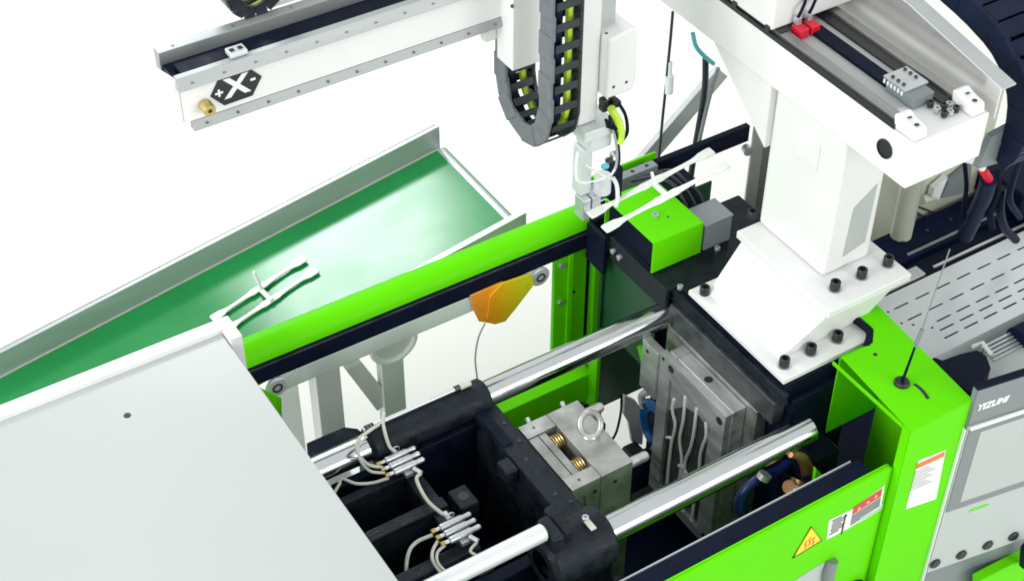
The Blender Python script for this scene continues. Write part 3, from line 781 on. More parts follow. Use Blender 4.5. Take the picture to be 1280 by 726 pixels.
# carriage on the rails
cr = thing('robot_carriage', 'white carriage block riding on the cross beam rails at the top edge', 'carriage', (0.29, 0.6, 0.84))
part(cr, 'body', MB().box(0.168, 0.430, 0.470, 1.5, 0.842, 1.25), 'white', 0.006)
for yy in (0.475, 0.60):
    part(cr, 'wiper', MB().box(0.164, 0.180, yy, yy + 0.016, 0.838, 0.852), 'ink', 0.002)
part(cr, 'slide_block', MB().box(0.182, 0.214, 0.455, 0.56, 0.8385, 0.8415), 'bolt')
bp = thing('red_bumpers', 'pair of red rubber bumpers between carriage and belt', 'bumper', (0.24, 0.46, 0.83))
for xx in (0.222, 0.256):
    q = part(bp, 'bumper', MB().box(xx, xx + 0.028, 0.425, 0.462, 0.823, 0.848), 'red', 0.004)
    part(q, 'clip', MB().box(xx + 0.006, xx + 0.020, 0.448, 0.4655, 0.8485, 0.868), 'zinc', 0.002)
    part(q, 'cable_tail', MB().tube(curve([(xx + 0.012, 0.455, 0.868), (xx + 0.014, 0.45, 0.885), (xx + 0.03, 0.458, 0.90), (xx + 0.04, 0.468, 0.90)], 5), 0.004, 8), 'rubber')

# cable tray beside the cross beam
ct = thing('cable_tray', 'polished steel tray along the right side of the cross beam', 'cable tray', (0.45, 0.5, 0.78))
part(ct, 'inner_wall', MB().prism([(0.424, -0.018, 0.79), (0.424, 1.4, 0.79), (0.424, 1.4, 0.925), (0.424, 0.30, 0.925), (0.424, -0.018, 0.872)], (0.004, 0, 0)), 'mirror')
part(ct, 'top_face', MB().prism([(0.428, -0.018, 0.866), (0.428, 0.30, 0.919), (0.428, 1.4, 0.919), (0.472, 1.4, 0.919), (0.472, 0.30, 0.919), (0.472, -0.018, 0.866)], (0, 0, 0.004)), 'alu')
ch3 = thing('robot_cable_chain', 'broad navy black cable chain arching down behind the polished tray', 'cable chain', (0.62, 0.2, 0.6), 'cable chains on the robot')
# arch path in the y-z plane, overlapping box links
path = curve([(0.635, 1.30, 0.945), (0.635, 0.80, 0.945), (0.635, 0.45, 0.94), (0.635, 0.25, 0.92), (0.635, 0.10, 0.875), (0.635, 0.02, 0.79), (0.635, 0.0, 0.68), (0.635, 0.03, 0.60)], 3)
for i in range(len(path) - 1):
    p, q = path[i], path[i + 1]
    t = (q - p).normalized()
    n = t.cross(Vector((1, 0, 0))).normalized()
    hw = 0.034 if i % 2 else 0.0325
    e = t * 0.006
    lo, hi = p - e, q + e
    for x0, x1, k in ((-0.100, -0.088, 0.0), (0.066, 0.078, 0.0)):
        sx = Vector((x0 + 0.002 * (i % 2), 0, 0))
        part(ch3, 'side_plate', MB().prism([lo - n * hw + sx, hi - n * hw + sx, hi + n * hw + sx, lo + n * hw + sx], (x1 - x0, 0, 0)), 'chain_navy', 0.003)
    sx = Vector((-0.087, 0, 0))
    a, b = p + t * 0.0012, q - t * 0.0012
    for o_ in (hw - 0.006, -hw + 0.002):
        part(ch3, 'cross_bar', MB().prism([a + n * o_ + sx, b + n * o_ + sx, b + n * (o_ + 0.004) + sx, a + n * (o_ + 0.004) + sx], (0.152, 0, 0)), 'chain_navy', 0.0015)
for k in range(3):
    part(ch3, 'cable', MB().tube([p + Vector((-0.05 + 0.05 * k, 0, 0)) for p in path], 0.015, 8), 'rubber')
bt = thing('black_duct', 'grey black duct sheet under the cable chain at the right edge', 'duct', (0.62, 0.0, 0.5))
part(bt, 'duct_sheet', MB().prism([(0.4756, 0.0300, 0.5929), (0.4986, 0.0300, 0.6784), (0.6515, 0.0300, 0.6940), (0.6943, 0.0300, 0.5577)], (0, 0.02, 0)), 'panel', 0.002)
# brackets under the beam end
bk2 = thing('beam_end_bracket', 'white bent bracket tube with red cap under the cross beam end', 'bracket', (0.5996, 0.1200, 0.5005))
part(bk2, 'bent_tube', MB().tube(curve([(0.5308, 0.1200, 0.5457), (0.5729, 0.1200, 0.5188), (0.6096, 0.1200, 0.4838)], 5), 0.010, 12), 'white')
part(bk2, 'red_cap', MB().cyl((0.6151, 0.1200, 0.4740), (0.6457, 0.1200, 0.4334), 0.0115, 14), 'red')
part(bk2, 'black_sleeve', MB().tube(curve([(0.6457, 0.1200, 0.4334), (0.6704, 0.1400, 0.3551), (0.7028, 0.1800, 0.2328), (0.7129, 0.2000, 0.1586)], 5), 0.022, 12), 'chain_navy')

# ================================================================== kick beam with X emblem
xb = thing('robot_arm_beam', 'white horizontal robot arm beam with the black X emblem', 'robot beam', (-0.8, 0.81, 0.905))
XL, XR_ = -1.205, -0.345
part(xb, 'front_face', MB().box(XL + 0.008, XR_, 0.752, 0.762, 0.925, 1.012), 'white', 0.001)
part(xb, 'bottom_flange', MB().prism([(XL + 0.024, 0.744, 0.902), (XL + 0.024, 0.763, 0.902), (XL + 0.024, 0.763, 0.9245), (XL + 0.024, 0.751, 0.9245)], (XR_ - XL - 0.024, 0, 0)), 'flange', 0.001)
part(xb, 'top_flange', MB().prism([(XL + 0.004, 0.738, 1.0125), (XL + 0.004, 0.765, 1.0125), (XL + 0.004, 0.765, 1.040), (XL + 0.004, 0.748, 1.040)], (XR_ - XL - 0.004, 0, 0)), 'flange', 0.001)
part(xb, 'trough', MB().box(XL + 0.016, XR_, 0.7655, 0.862, 0.93, 1.006), 'chain_navy')
part(xb, 'belt_strip', MB().box(XL + 0.03, XR_, 0.785, 0.835, 1.0065, 1.020), 'rubber', 0.002)
part(xb, 'back_flange', MB().box(XL + 0.012, XR_, 0.8625, 0.892, 0.93, 1.036), 'flange', 0.001)
part(xb, 'end_plate', MB().prism([(XL - 0.002, 0.752, 0.905), (XL - 0.002, 0.752, 1.036), (XL - 0.022, 0.80, 1.044), (XL - 0.026, 0.862, 1.030), (XL - 0.010, 0.855, 0.93)], (0.009, 0, 0)), 'white', 0.001)
inst_me = BOLT_XS
for k in range(12):
    xx = XL + 0.035 + k * 0.072
    inst(xb, 'screw', BOLT_RIV, (xx, 0.7425, 1.024), RX(108))
    inst(xb, 'screw', BOLT_RIV, (xx + 0.02, 0.7465, 0.913), RX(102))
for k in range(6):
    inst(xb, 'screw', BOLT_RIV, (XL + 0.05 + k * 0.14, 0.877, 1.036))
clip = part(xb, 'cable_clip', MB().box(-1.075, -1.035, 0.755, 0.785, 1.0405, 1.052), 'alu_light', 0.002)
for dx in (0.01, 0.029):
    part(clip, 'clip_hole', MB().box(-1.075 + dx - 0.005, -1.075 + dx + 0.005, 0.764, 0.776, 1.0521, 1.0528), 'ink')
stp = Matrix.Translation((-1.1480, 0.7500, 0.9565)) @ RX(90)
q = part(xb, 'brass_stop', MB().lathe([(0, 0.026), (0.005, 0.026), (0.005, 0.028), (0.0130, 0.028), (0.0140, 0.025), (0.0140, 0), (0, 0)], 24, stp), 'brass')
part(q, 'bore', MB().lathe([(0, 0.0265), (0.0048, 0.0265), (0.0048, 0.026), (0, 0.026)], 16, stp), 'ink')
# emblem: hexagon with + X -
ec = Vector((-1.0732, 0.7515, 0.9750))
hexa = [(ec.x + a, 0.7512, ec.z + b) for a, b in ((-0.060, -0.004), (-0.034, 0.036), (0.032, 0.037), (0.060, 0.004), (0.034, -0.036), (-0.032, -0.037))]
em = part(xb, 'emblem', MB().prism(hexa, (0, -0.0012, 0)), 'ink')
f0 = frame((ec.x, 0.7498, ec.z), (1, 0, 0), (0, -1, 0))
lettering(em, 'emblem_letter', 'X', 0.066, f0 @ Matrix.Translation((0.001, 0, 0)), 'sticker', bold=0.0022, shear=0.0, sx=1.12)
lettering(em, 'emblem_sign', '+', 0.034, f0 @ Matrix.Translation((-0.040, -0.004, 0)), 'sticker', bold=0.001)
lettering(em, 'emblem_sign', '-', 0.040, f0 @ Matrix.Translation((0.039, 0.008, 0)), 'sticker', bold=0.001)

# cable chain standing on the beam
ch1 = thing('beam_cable_chain', 'short cable chain loop standing on the left part of the arm beam', 'cable chain', (-0.95, 0.93, 1.03), 'cable chains on the robot')
pth = curve([(-0.86, 0.93, 1.24), (-0.872, 0.93, 1.14), (-0.905, 0.93, 1.07), (-0.955, 0.93, 1.045), (-0.995, 0.93, 1.07), (-1.008, 0.93, 1.14), (-1.012, 0.93, 1.24)], 2)
for i in range(len(pth) - 1):
    p, q = pth[i], pth[i + 1]
    t = (q - p).normalized()
    n = t.cross(Vector((0, 1, 0)))
    for s_ in (-0.045, 0.037):
        c = MB().prism([p - n * 0.016 + Vector((0, s_, 0)), q - n * 0.016 + Vector((0, s_, 0)), q + n * 0.016 + Vector((0, s_, 0)), p + n * 0.016 + Vector((0, s_, 0))], (0, 0.008, 0))
        part(ch1, 'side_plate', c, 'chain_dark', 0.002)
    mid = (p + q) / 2
    part(ch1, 'cross_bar', MB().prism([mid - t * 0.009 + n * 0.014 + Vector((0, -0.037, 0)), mid + t * 0.009 + n * 0.014 + Vector((0, -0.037, 0)), mid + t * 0.009 + n * 0.018 + Vector((0, -0.037, 0)), mid - t * 0.009 + n * 0.018 + Vector((0, -0.037, 0))], (0, 0.074, 0)), 'chain_grey', 0.001)
for k, mtl in enumerate(('yellow', 'chain_dark', 'hose')):
    part(ch1, 'cable', MB().tube([p + Vector((0, -0.02 + 0.02 * k, 0)) for p in pth], 0.006, 8), mtl)
solo('beam_tray', MB().prism([(-0.93, 0.905, 1.04), (-0.30, 0.905, 1.04), (-0.30, 0.925, 1.13), (-0.86, 0.925, 1.13)], (0, 0.006, 0)).box(-0.93, -0.30, 0.905, 0.975, 1.032, 1.039), 'white',
     'white folded tray standing along the back of the arm beam', 'tray')

# ================================================================== vertical arm: housing, chain, arm
hs = thing('arm_housing', 'white box housing hanging at the right end of the arm beam', 'housing', (-0.37, 0.74, 0.80))
part(hs, 'housing_box', MB().box(-0.411, -0.328, 0.702, 0.772, 0.802, 1.30), 'white', 0.003)
part(hs, 'back_plate', MB().box(-0.44, -0.30, 0.7745, 0.80, 0.85, 1.30), 'white', 0.003)
inst(hs, 'screw', BOLT_XS, (-0.4115, 0.7014, 0.9802), RY(-90))

ch2 = thing('arm_cable_chain', 'grey sided cable chain hanging in a loop beside the vertical arm', 'cable chain', (-0.36, 0.65, 0.64), 'cable chains on the robot')
yN, yF, zc, rr_ = 0.578, 0.770, 0.745, 0.096
cpath = [Vector((0, yN, zc + 0.055 * k)) for k in range(9, 0, -1)]
cpath += [Vector((0, (yN + yF) / 2 - rr_ * math.cos(a), zc - 0.10 * math.sin(a) * (1 if True else 0))) for a in [math.pi * i / 6 for i in range(7)]]
cpath += [Vector((0, yF, zc + 0.055 * k)) for k in range(1, 4)]
xa, xb_ = -0.402, -0.318
for i in range(len(cpath) - 1):
    p, q = cpath[i], cpath[i + 1]
    t = (q - p).normalized()
    n = Vector((0, -t.z, t.y))          # towards the outside of the loop
    if n.y > 0 and i < 9:
        n = -n
    ov = t * 0.006
    hw = 0.027
    for x0 in (xa, xb_ - 0.010):
        dx = 0.0035 * (i % 2)
        pl = [p - ov - n * hw, q + ov - n * hw, q + ov + n * hw, p - ov + n * hw]
        part(ch2, 'side_plate', MB().prism([Vector((x0 - dx if x0 == xa else x0, v.y, v.z)) for v in pl], (0.010, 0, 0)), 'chain_grey' if x0 == xa else 'chain_dark', 0.004)
    mid = (p + q) / 2
    ln = (q - p).length
    for sgn in (1, -1):
        o0 = n * (hw - 0.004) * sgn
        bar = [mid - t * ln * 0.19 + o0, mid + t * ln * 0.19 + o0, mid + t * ln * 0.19 + o0 + n * 0.004 * sgn, mid - t * ln * 0.19 + o0 + n * 0.004 * sgn]
        part(ch2, 'cross_bar', MB().prism([Vector((xa + 0.010, v.y, v.z)) for v in bar], (xb_ - xa - 0.020, 0, 0)), 'chain_dark', 0.0015)
for off, mtl, rad in ((0.030, 'chain_navy', 0.012), (0.061, 'yellow', 0.009)):
    part(ch2, 'hose', MB().tube([p + Vector((xa + off, 0, 0)) for p in cpath], rad, 8), mtl)

va = thing('vertical_arm', 'white vertical robot arm with rounded grey cover box', 'robot arm', (-0.2, 0.66, 0.6))
part(va, 'profile', MB().box(-0.262, -0.205, 0.640, 0.705, 0.622, 1.30), 'white', 0.006)
part(va, 'profile_strip', MB().box(-0.2045, -0.155, 0.655, 0.705, 0.84, 1.30), 'cover', 0.003)
cv = part(va, 'cover_box', MB().prism([(-0.205, 0.608, 0.700), (-0.125, 0.608, 0.700), (-0.118, 0.608, 0.735), (-0.122, 0.608, 0.868), (-0.135, 0.608, 0.882), (-0.205, 0.608, 0.870)], (0, 0.09, 0)), 'white', 0.008)
for p in ((-0.1853, 0.6075, 0.7316), (-0.1480, 0.6075, 0.7318)):
    inst(cv, 'screw', HOLE_S if False else disc_mesh(0.004, 0.0006, 'ink'), p, RX(90))
inst(cv, 'screw', disc_mesh(0.004, 0.0006, 'ink'), (-0.2056, 0.6199, 0.8822))

# gripper
gr = thing('gripper', 'silver gripper wrist with hoses at the bottom of the vertical arm', 'gripper', (-0.2, 0.65, 0.38))
part(gr, 'wrist_plate', MB().box(-0.262, -0.165, 0.610, 0.705, 0.590, 0.6205), 'alu_light', 0.003)
part(gr, 'wrist_block', MB().box(-0.236, -0.172, 0.620, 0.685, 0.545, 0.5895), 'alu_light', 0.004)
part(gr, 'gripper_body', MB().box(-0.246, -0.214, 0.640, 0.680, 0.400, 0.5445), 'alu_light', 0.003)
part(gr, 'cylinder', MB().cyl((-0.190, 0.625, 0.405), (-0.190, 0.625, 0.455), 0.022, 20), 'alu_light')
part(gr, 'finger', MB().box(-0.250, -0.226, 0.62, 0.66, 0.335, 0.399), 'zinc', 0.003)
part(gr, 'finger', MB().box(-0.222, -0.195, 0.62, 0.65, 0.345, 0.399), 'alu', 0.003)
part(gr, 'black_valve', MB().box(-0.162, -0.125, 0.625, 0.665, 0.355, 0.455), 'rubber', 0.006)
part(gr, 'fitting_row', MB().box(-0.205, -0.150, 0.618, 0.64, 0.655, 0.672).box(-0.205, -0.190, 0.618, 0.64, 0.6725, 0.690).box(-0.178, -0.166, 0.618, 0.64, 0.6725, 0.690), 'bolt', 0.003)
part(gr, 'fitting', MB().cyl((-0.195, 0.612, 0.625), (-0.172, 0.605, 0.610), 0.010, 12), 'rubber')
part(gr, 'fitting', MB().cyl((-0.185, 0.61, 0.645), (-0.185, 0.61, 0.625), 0.008, 12), 'bolt')
for k in range(3):
    part(gr, 'blue_fitting', MB().cyl((-0.195 + 0.012 * k, 0.618, 0.49 + 0.014 * k), (-0.195 + 0.012 * k, 0.606, 0.50 + 0.014 * k), 0.008, 12), ('teal', 'bolt', 'zinc')[k])
Y0 = 0.60
for pts, r, m_ in (
        ([(765, 132), (775, 150), (780, 170), (777, 178)], 0.011, 'yellow'),
        ([(757, 138), (766, 155), (772, 172), (776, 180)], 0.008, 'yellow'),):
    pass
part(gr, 'yellow_hose', MB().tube(curve([(-0.1945, 0.6000, 0.6766), (-0.1733, 0.6000, 0.6354), (-0.1614, 0.6000, 0.5947), (-0.1644, 0.6000, 0.5643)], 6), 0.0105, 10), 'yellow')
part(gr, 'black_hose', MB().tube(curve([(-0.1714, 0.6000, 0.6820), (-0.1498, 0.6000, 0.6383), (-0.1418, 0.6000, 0.5871), (-0.1572, 0.6000, 0.5639)], 6), 0.0045, 8), 'rubber')
part(gr, 'black_hose', MB().tube(curve([(-0.2094, 0.6000, 0.6493), (-0.1785, 0.6000, 0.6014), (-0.1658, 0.6000, 0.5477), (-0.1628, 0.6000, 0.4969), (-0.1780, 0.6000, 0.4654)], 6), 0.0042, 8), 'rubber')
part(gr, 'grey_hose', MB().tube(curve([(-0.1864, 0.6000, 0.6165), (-0.1707, 0.6000, 0.5496), (-0.1698, 0.6000, 0.4922), (-0.1877, 0.6000, 0.4643)], 6), 0.0036, 8), 'alu')
part(gr, 'cable_tie', MB().tube(curve([(-0.2701, 0.6000, 0.4809), (-0.2291, 0.6000, 0.4714), (-0.1879, 0.6000, 0.4695)], 5), 0.0030, 6), 'plastic')
part(gr, 'cable_tie', MB().tube(curve([(-0.2604, 0.6000, 0.5316), (-0.2229, 0.6000, 0.4939), (-0.1824, 0.6000, 0.4571)], 5), 0.0030, 6), 'plastic')
part(gr, 'grey_hose', MB().tube(curve([(-0.2883, 0.6000, 0.5844), (-0.2912, 0.6000, 0.5368), (-0.2849, 0.6000, 0.4946), (-0.2580, 0.6000, 0.4759)], 5), 0.0040, 8), 'plastic')
part(gr, 'white_hose', MB().tube(curve([(-0.1777, 0.6000, 0.4602), (-0.1637, 0.6000, 0.4289), (-0.1587, 0.6000, 0.3855), (-0.1623, 0.6000, 0.3610)], 5), 0.0055, 8), 'sticker')

# ================================================================== plastic mouldings
def moulding(name, label, c, dx, dy, half, gap, tall):
    """two double ended spatula shaped pieces joined by a sprue"""
    c, u, v = Vector(c), Vector(dx).normalized(), Vector(dy).normalized()
    wv = u.cross(v).normalized()
    if wv.z < 0:
        wv = -wv
    t = thing(name, label, 'plastic moulding', c, 'plastic mouldings')
    prof = [(0.00, 0.010), (0.14, 0.0115), (0.20, 0.0085), (0.36, 0.0062), (0.52, 0.0055), (0.66, 0.0065), (0.74, 0.0095), (0.80, 0.0135), (0.95, 0.0150), (1.0, 0.0135)]
    for s_ in (-1, 1):
        pts = [(half * a, w_) for a, w_ in prof]
        full = [(-a, w_) for a, w_ in pts[::-1]] + pts[1:]
        lo = [c + v * (s_ * gap) + u * a + v * w_ for a, w_ in full]
        hi = [c + v * (s_ * gap) + u * a - v * w_ for a, w_ in full]
        nn = len(full)
        h = wv * 0.0065
        vs = lo + hi + [p + h for p in lo] + [p + h for p in hi]
        fs = []
        for i in range(nn - 1):
            fs += [(i, i + 1, nn + i + 1, nn + i), (2*nn + i, 3*nn + i, 3*nn + i + 1, 2*nn + i + 1), (i, 2*nn + i, 2*nn + i + 1, i + 1), (nn + i, nn + i + 1, 3*nn + i + 1, 3*nn + i)]
        fs += [(0, nn, 3*nn, 2*nn), (nn - 1, 3*nn - 1, 4*nn - 1, 2*nn - 1)]
        part(t, 'piece', MB().add(vs, fs), 'plastic', 0.002)
    part(t, 'runner', MB().tube([c - v * gap * 1.25 + wv * 0.006, c + v * gap * 1.1 + wv * 0.006], 0.0075, 10), 'plastic')
    part(t, 'sprue', MB().cyl(c + wv * 0.006 + v * gap * 0.5, c + wv * (0.006 + tall) + v * (gap * 0.9), 0.0065, 10, 0.004), 'plastic')
    return t
pa = Vector((-0.0456, 0.5760, 0.3800))
moulding('plastic_moulding', 'white twin spatula moulding held by the gripper over the green box', pa + Vector((-0.0, 0.0, 0)), (1, 0.0, 0.13), (0, 1, 0), 0.195, 0.033, 0.035)
cs = 0.16
pcz = Vector((-0.8551, 1.3251, -0.1550))
pc = Vector((pcz.x, pcz.y, -0.06 + cs * (pcz.x + 0.136) + 0.006))
moulding('plastic_moulding', 'white twin spatula moulding lying on the green conveyor belt', pc, (1, 0.14, cs), (-0.12, 1, 0), 0.165, 0.032, 0.07)

# ================================================================== conveyor
cv = thing('conveyor', 'green belt conveyor sloping behind the machine with grey side rails', 'conveyor', (-0.136, 1.34, -1.3))
def cz(x, dz=0.0):
    return -0.06 + cs * (x + 0.136) + dz
xA, xB = -2.6, -0.132
part(cv, 'belt', MB().prism([(xA, 1.128, cz(xA)), (xB, 1.128, cz(xB)), (xB, 1.128, cz(xB) - 0.05), (xA, 1.128, cz(xA) - 0.05)], (0, 0.408, 0)), 'belt', 0.004)
def rail(y0, y1, x1, up, dn, m, name='side_rail'):
    part(cv, name, MB().prism([(xA, y0, cz(xA, up)), (x1, y0, cz(x1, up)), (x1, y0, cz(x1, -dn)), (xA, y0, cz(xA, -dn))], (0, y1 - y0, 0)), m, 0.002)
rail(1.538, 1.552, -0.145, 0.083, 0.08, 'alu')
rail(1.5525, 1.580, -0.150, 0.086, 0.02, 'alu_light', 'rail_cap')
rail(1.105, 1.126, -0.105, 0.020, 0.08, 'alu_light')
rail(1.5345, 1.5375, -0.150, 0.004, 0.002, 'hose', 'belt_edge_strip')
part(cv, 'end_roller', MB().cyl((xB - 0.012, 1.13, cz(xB) - 0.026), (xB - 0.012, 1.535, cz(xB) - 0.026), 0.026, 24), 'alu')
# legs and stand seen through the rear window
legs = ((-0.77, 1.16), (-0.77, 1.50), (-1.9, 1.16), (-1.9, 1.50))
for x_, y_ in legs:
    part(cv, 'leg', MB().box(x_ - 0.04, x_ + 0.04, y_ - 0.03, y_ + 0.03, -1.24, cz(x_, -0.085)), 'bright', 0.004)
    part(cv, 'caster', MB().cyl((x_, y_ - 0.02, -1.265), (x_, y_ + 0.02, -1.265), 0.035, 20), 'box_grey')
part(cv, 'motor', MB().cyl((-0.5590, 1.1150, -0.3383), Vector((-0.5590, 1.1150, -0.3383)) + Vector((0, 0.010, 0)), 0.072, 28), 'bright')
part(cv, 'motor_ring', MB().tube([Vector((-0.5605, 1.1120, -0.3351)) + Vector((0.072 * math.cos(t), 0, 0.072 * math.sin(t))) for t in [2 * math.pi * i / 32 for i in range(32)]], 0.009, 10, closed=True), 'bright')
part(cv, 'stand_post', MB().box(-0.5955, -0.5207, 1.131, 1.17, -0.80, -0.30), 'bright', 0.003)
part(cv, 'stand_post', MB().box(-0.7899, -0.7399, 1.131, 1.17, -1.25, -0.30), 'bright', 0.003)
part(cv, 'diagonal_stay', MB().prism([(-0.7089, 1.1400, -0.3932), (-0.6554, 1.1400, -0.3881), (-0.5645, 1.1400, -0.6006), (-0.6158, 1.1400, -0.6216)], (0, 0.03, 0)), 'bright', 0.003)
part(cv, 'foot_plate', MB().box(-0.86, -0.42, 1.05, 1.25, -0.83, -0.80), 'alu_light', 0.004)
part(cv, 'low_beam', MB().box(-1.35, -0.95, 1.16, 1.24, -0.78, -0.72), 'bright', 0.004)

# ================================================================== near side guard housing
gh = thing('green_guard_housing', 'tall bright green corner housing with a cable gland and curved slot on top', 'guard housing', (0.2, -0.1, -1.3))
hz = 0.145
hx0, hx1, hy0, hy1 = 0.110, 0.322, -0.250, 0.034
part(gh, 'top_sheet', MB().prism([(hx0, hy0, hz), (0.308, hy0, hz), (0.3422, 0.1445, 0.1450), (0.2722, 0.1452, 0.1450), (0.2713, 0.0650, 0.1450), (0.2361, 0.0285, 0.1450), (0.2058, 0.0270, 0.1450), (0.1355, 0.0305, 0.1450)], (0, 0, -0.004)), 'green', 0.001)
fs_ = MB().prism([(hx0, hy0, -1.25), (0.308, hy0, -1.25), (0.308, hy0, hz - 0.0045), (hx0, hy0, hz - 0.0045)], (0, 0.004, 0))
part(gh, 'front_sheet', fs_, 'green', 0.001)
part(gh, 'front_flange', MB().box(hx0, hx0 + 0.004, hy0 + 0.0045, hy0 + 0.030, -1.25, hz - 0.0045), 'green', 0.001)
part(gh, 'top_flange', MB().box(hx0, hx0 + 0.003, hy0 + 0.0305, hy1, hz - 0.016, hz - 0.0045), 'green', 0.001)
part(gh, 'inner_wall', MB().box(0.132, 0.300, 0.030, 0.034, -0.129, hz - 0.0045), 'green', 0.001)
part(gh, 'end_wall', MB().box(0.302, 0.306, -0.2455, 0.03, -0.60, hz - 0.0045), 'green', 0.001)
part(gh, 'inner_fold', MB().box(0.20, 0.204, -0.2455, -0.19, -0.60, 0.06), 'green')
part(gh, 'low_flap', MB().prism([(0.2074, 0.1308, 0.1100), (0.2705, 0.1478, 0.1100), (0.2769, 0.0875, 0.1100), (0.2254, 0.0505, 0.1100), (0.1558, 0.0464, 0.1100)], (0, 0, -0.003)), 'green')
lip = curve([(0.2582, 0.1522, 0.1380), (0.2620, 0.1074, 0.1380), (0.2629, 0.0720, 0.1380), (0.2469, 0.0509, 0.1380), (0.2166, 0.0288, 0.1380)], 5)
part(gh, 'rubber_lip', MB().tube(lip, 0.0105, 10), 'rubber')
gl_ = Vector((0.1991, -0.1175, 0.1450))
ring = part(gh, 'cable_gland', MB().lathe([(0, 0.006), (0.012, 0.006), (0.016, 0.010), (0.020, 0.006), (0.020, 0), (0, 0)], 24, Matrix.Translation(gl_)), 'bolt')
slot = curve([(0.2236, -0.1363, 0.1452), (0.2255, -0.1568, 0.1452), (0.2223, -0.1771, 0.1452), (0.2178, -0.1902, 0.1452)], 5)
sl = MB()
for i in range(len(slot)):
    pass
part(gh, 'curved_slot', MB().tube([p - Vector((0, 0, 0.0030)) for p in slot], 0.0058, 10), 'ink')
inst(gh, 'screw_hole', disc_mesh(0.0055, 0.0006, 'ink'), (0.2121, -0.0073, 0.1451))
for p in ((0.3447, 0.0927, 0.1451), (0.3456, 0.0429, 0.1451)):
    inst(gh, 'screw_hole', disc_mesh(0.0035, 0.0006, 'ink'), p)
# notice sticker on its face
yS = hy0 - 0.0006
ns = part(gh, 'notice_sticker', MB().prism([(0.1613, -0.2506, 0.0137), (0.2554, -0.2506, -0.0036), (0.2707, -0.2506, -0.1970), (0.1608, -0.2506, -0.1687)], (0, -0.0006, 0)), 'sticker')
part(ns, 'orange_header', MB().prism([(0.1598, -0.2514, -0.0167), (0.1581, -0.2514, 0.0018), (0.2529, -0.2514, -0.0073), (0.2549, -0.2514, -0.0261)], (0, -0.0004, 0)), 'orange_print')
nl = MB()
for k in range(8):
    p, q = Vector((0.1583, -0.2514, -0.0217)), Vector((0.2458, -0.2514, -0.0325))
    d_ = Vector((0.0, 0, -0.0095 * k - 0.006))
    e_ = p.lerp(q, 0.55 + 0.4 * ((k * 7) % 5) / 5)
    nl.prism([p + d_, e_ + d_, e_ + d_ + Vector((0, 0, -0.0028)), p + d_ + Vector((0, 0, -0.0028))], (0, -0.0002, 0))
part(ns, 'print_lines', nl, 'sticker_grey')
# antenna wire
an = thing('antenna_wire', 'slim black whip wire rising from the cable gland on the green housing', 'wire', gl_)
w0, w1, w2 = gl_, gl_ + Vector((0.020, 0.002, 0.115)), gl_ + Vector((0.030, 0.002, 0.165))
w3 = gl_ + Vector((0.062, 0.004, 0.40))
part(an, 'thick_cable', MB().cyl(w0, w1, 0.0042, 10, 0.0030), 'rubber')
part(an, 'connector', MB().cyl(w1, w2, 0.0055, 10), 'panel')
part(an, 'thin_wire', MB().cyl(w2, w3, 0.0016, 8), 'panel')

# ================================================================== front gate
fg = thing('front_gate', 'lime green front safety gate with stickers and a black top seal', 'safety gate', (-0.3, -0.22, -1.3))
part(fg, 'gate_sheet', MB().prism([(-1.4, -0.226, -1.2), (0.098, -0.226, -1.2), (0.098, -0.226, 0.0), (-1.4, -0.226, 0.0)], (0, 0.012, 0)), 'green', 0.003)
part(fg, 'top_fold', MB().box(-1.4, 0.098, -0.2135, -0.208, -0.05, -0.001), 'green', 0.001)
part(fg, 'black_seal', MB().box(-1.4, 0.055, -0.2075, -0.158, -0.06, -0.004), 'rubber', 0.003)
part(fg, 'seal_edge', MB().box(-1.4, 0.030, -0.1575, -0.154, -0.05, -0.001), 'alu')
part(fg, 'end_cap', MB().box(0.0985, 0.104, -0.2255, -0.208, -1.2, -0.004), 'green', 0.001)
YS = -0.2265
ws = part(fg, 'warning_sticker', MB().prism([(-0.1859, -0.2265, -0.1574), (-0.1431, -0.2265, -0.0670), (-0.0964, -0.2265, -0.1487)], (0, -0.0006, 0)), 'sticker_yellow', label='yellow triangular hot surface warning sticker')
tri = [Vector(p) for p in ((-0.1868, -0.2273, -0.1559), (-0.1440, -0.2273, -0.0655), (-0.0974, -0.2273, -0.1473))]
part(ws, 'border', MB().tube(tri, 0.0018, 5, closed=True), 'ink')
for k in range(3):
    q = Vector((-0.1463, -0.2274, -0.1427)) + Vector((0.012 * k - 0.006, 0, 0.006 * (k % 2)))
    part(ws, 'heat_wave', MB().tube(curve([q, q + Vector((0.004, 0, 0.009)), q + Vector((-0.002, 0, 0.018)), q + Vector((0.003, 0, 0.027))], 4), 0.0013, 5), 'sticker_red')
q1 = part(fg, 'instruction_sticker', MB().prism([(-0.0798, -0.2265, -0.1566), (-0.0857, -0.2265, -0.0797), (-0.0161, -0.2265, -0.0847), (-0.0098, -0.2265, -0.1588)], (0, -0.0006, 0)), 'sticker')
q2 = part(fg, 'danger_sticker', MB().prism([(-0.0098, -0.2265, -0.1588), (-0.0152, -0.2265, -0.0853), (0.0896, -0.2265, -0.0575), (0.0950, -0.2265, -0.1454)], (0, -0.0006, 0)), 'sticker')
part(q2, 'red_field', MB().prism([(-0.0073, -0.2273, -0.1076), (-0.0085, -0.2273, -0.0812), (0.0821, -0.2273, -0.0626), (0.0837, -0.2273, -0.0950)], (0, -0.0004, 0)), 'sticker_red')
part(q2, 'grey_field', MB().prism([(-0.0054, -0.2273, -0.1516), (-0.0072, -0.2273, -0.1107), (0.0844, -0.2273, -0.0985), (0.0871, -0.2273, -0.1366)], (0, -0.0004, 0)), 'sticker_grey')
tx = MB()
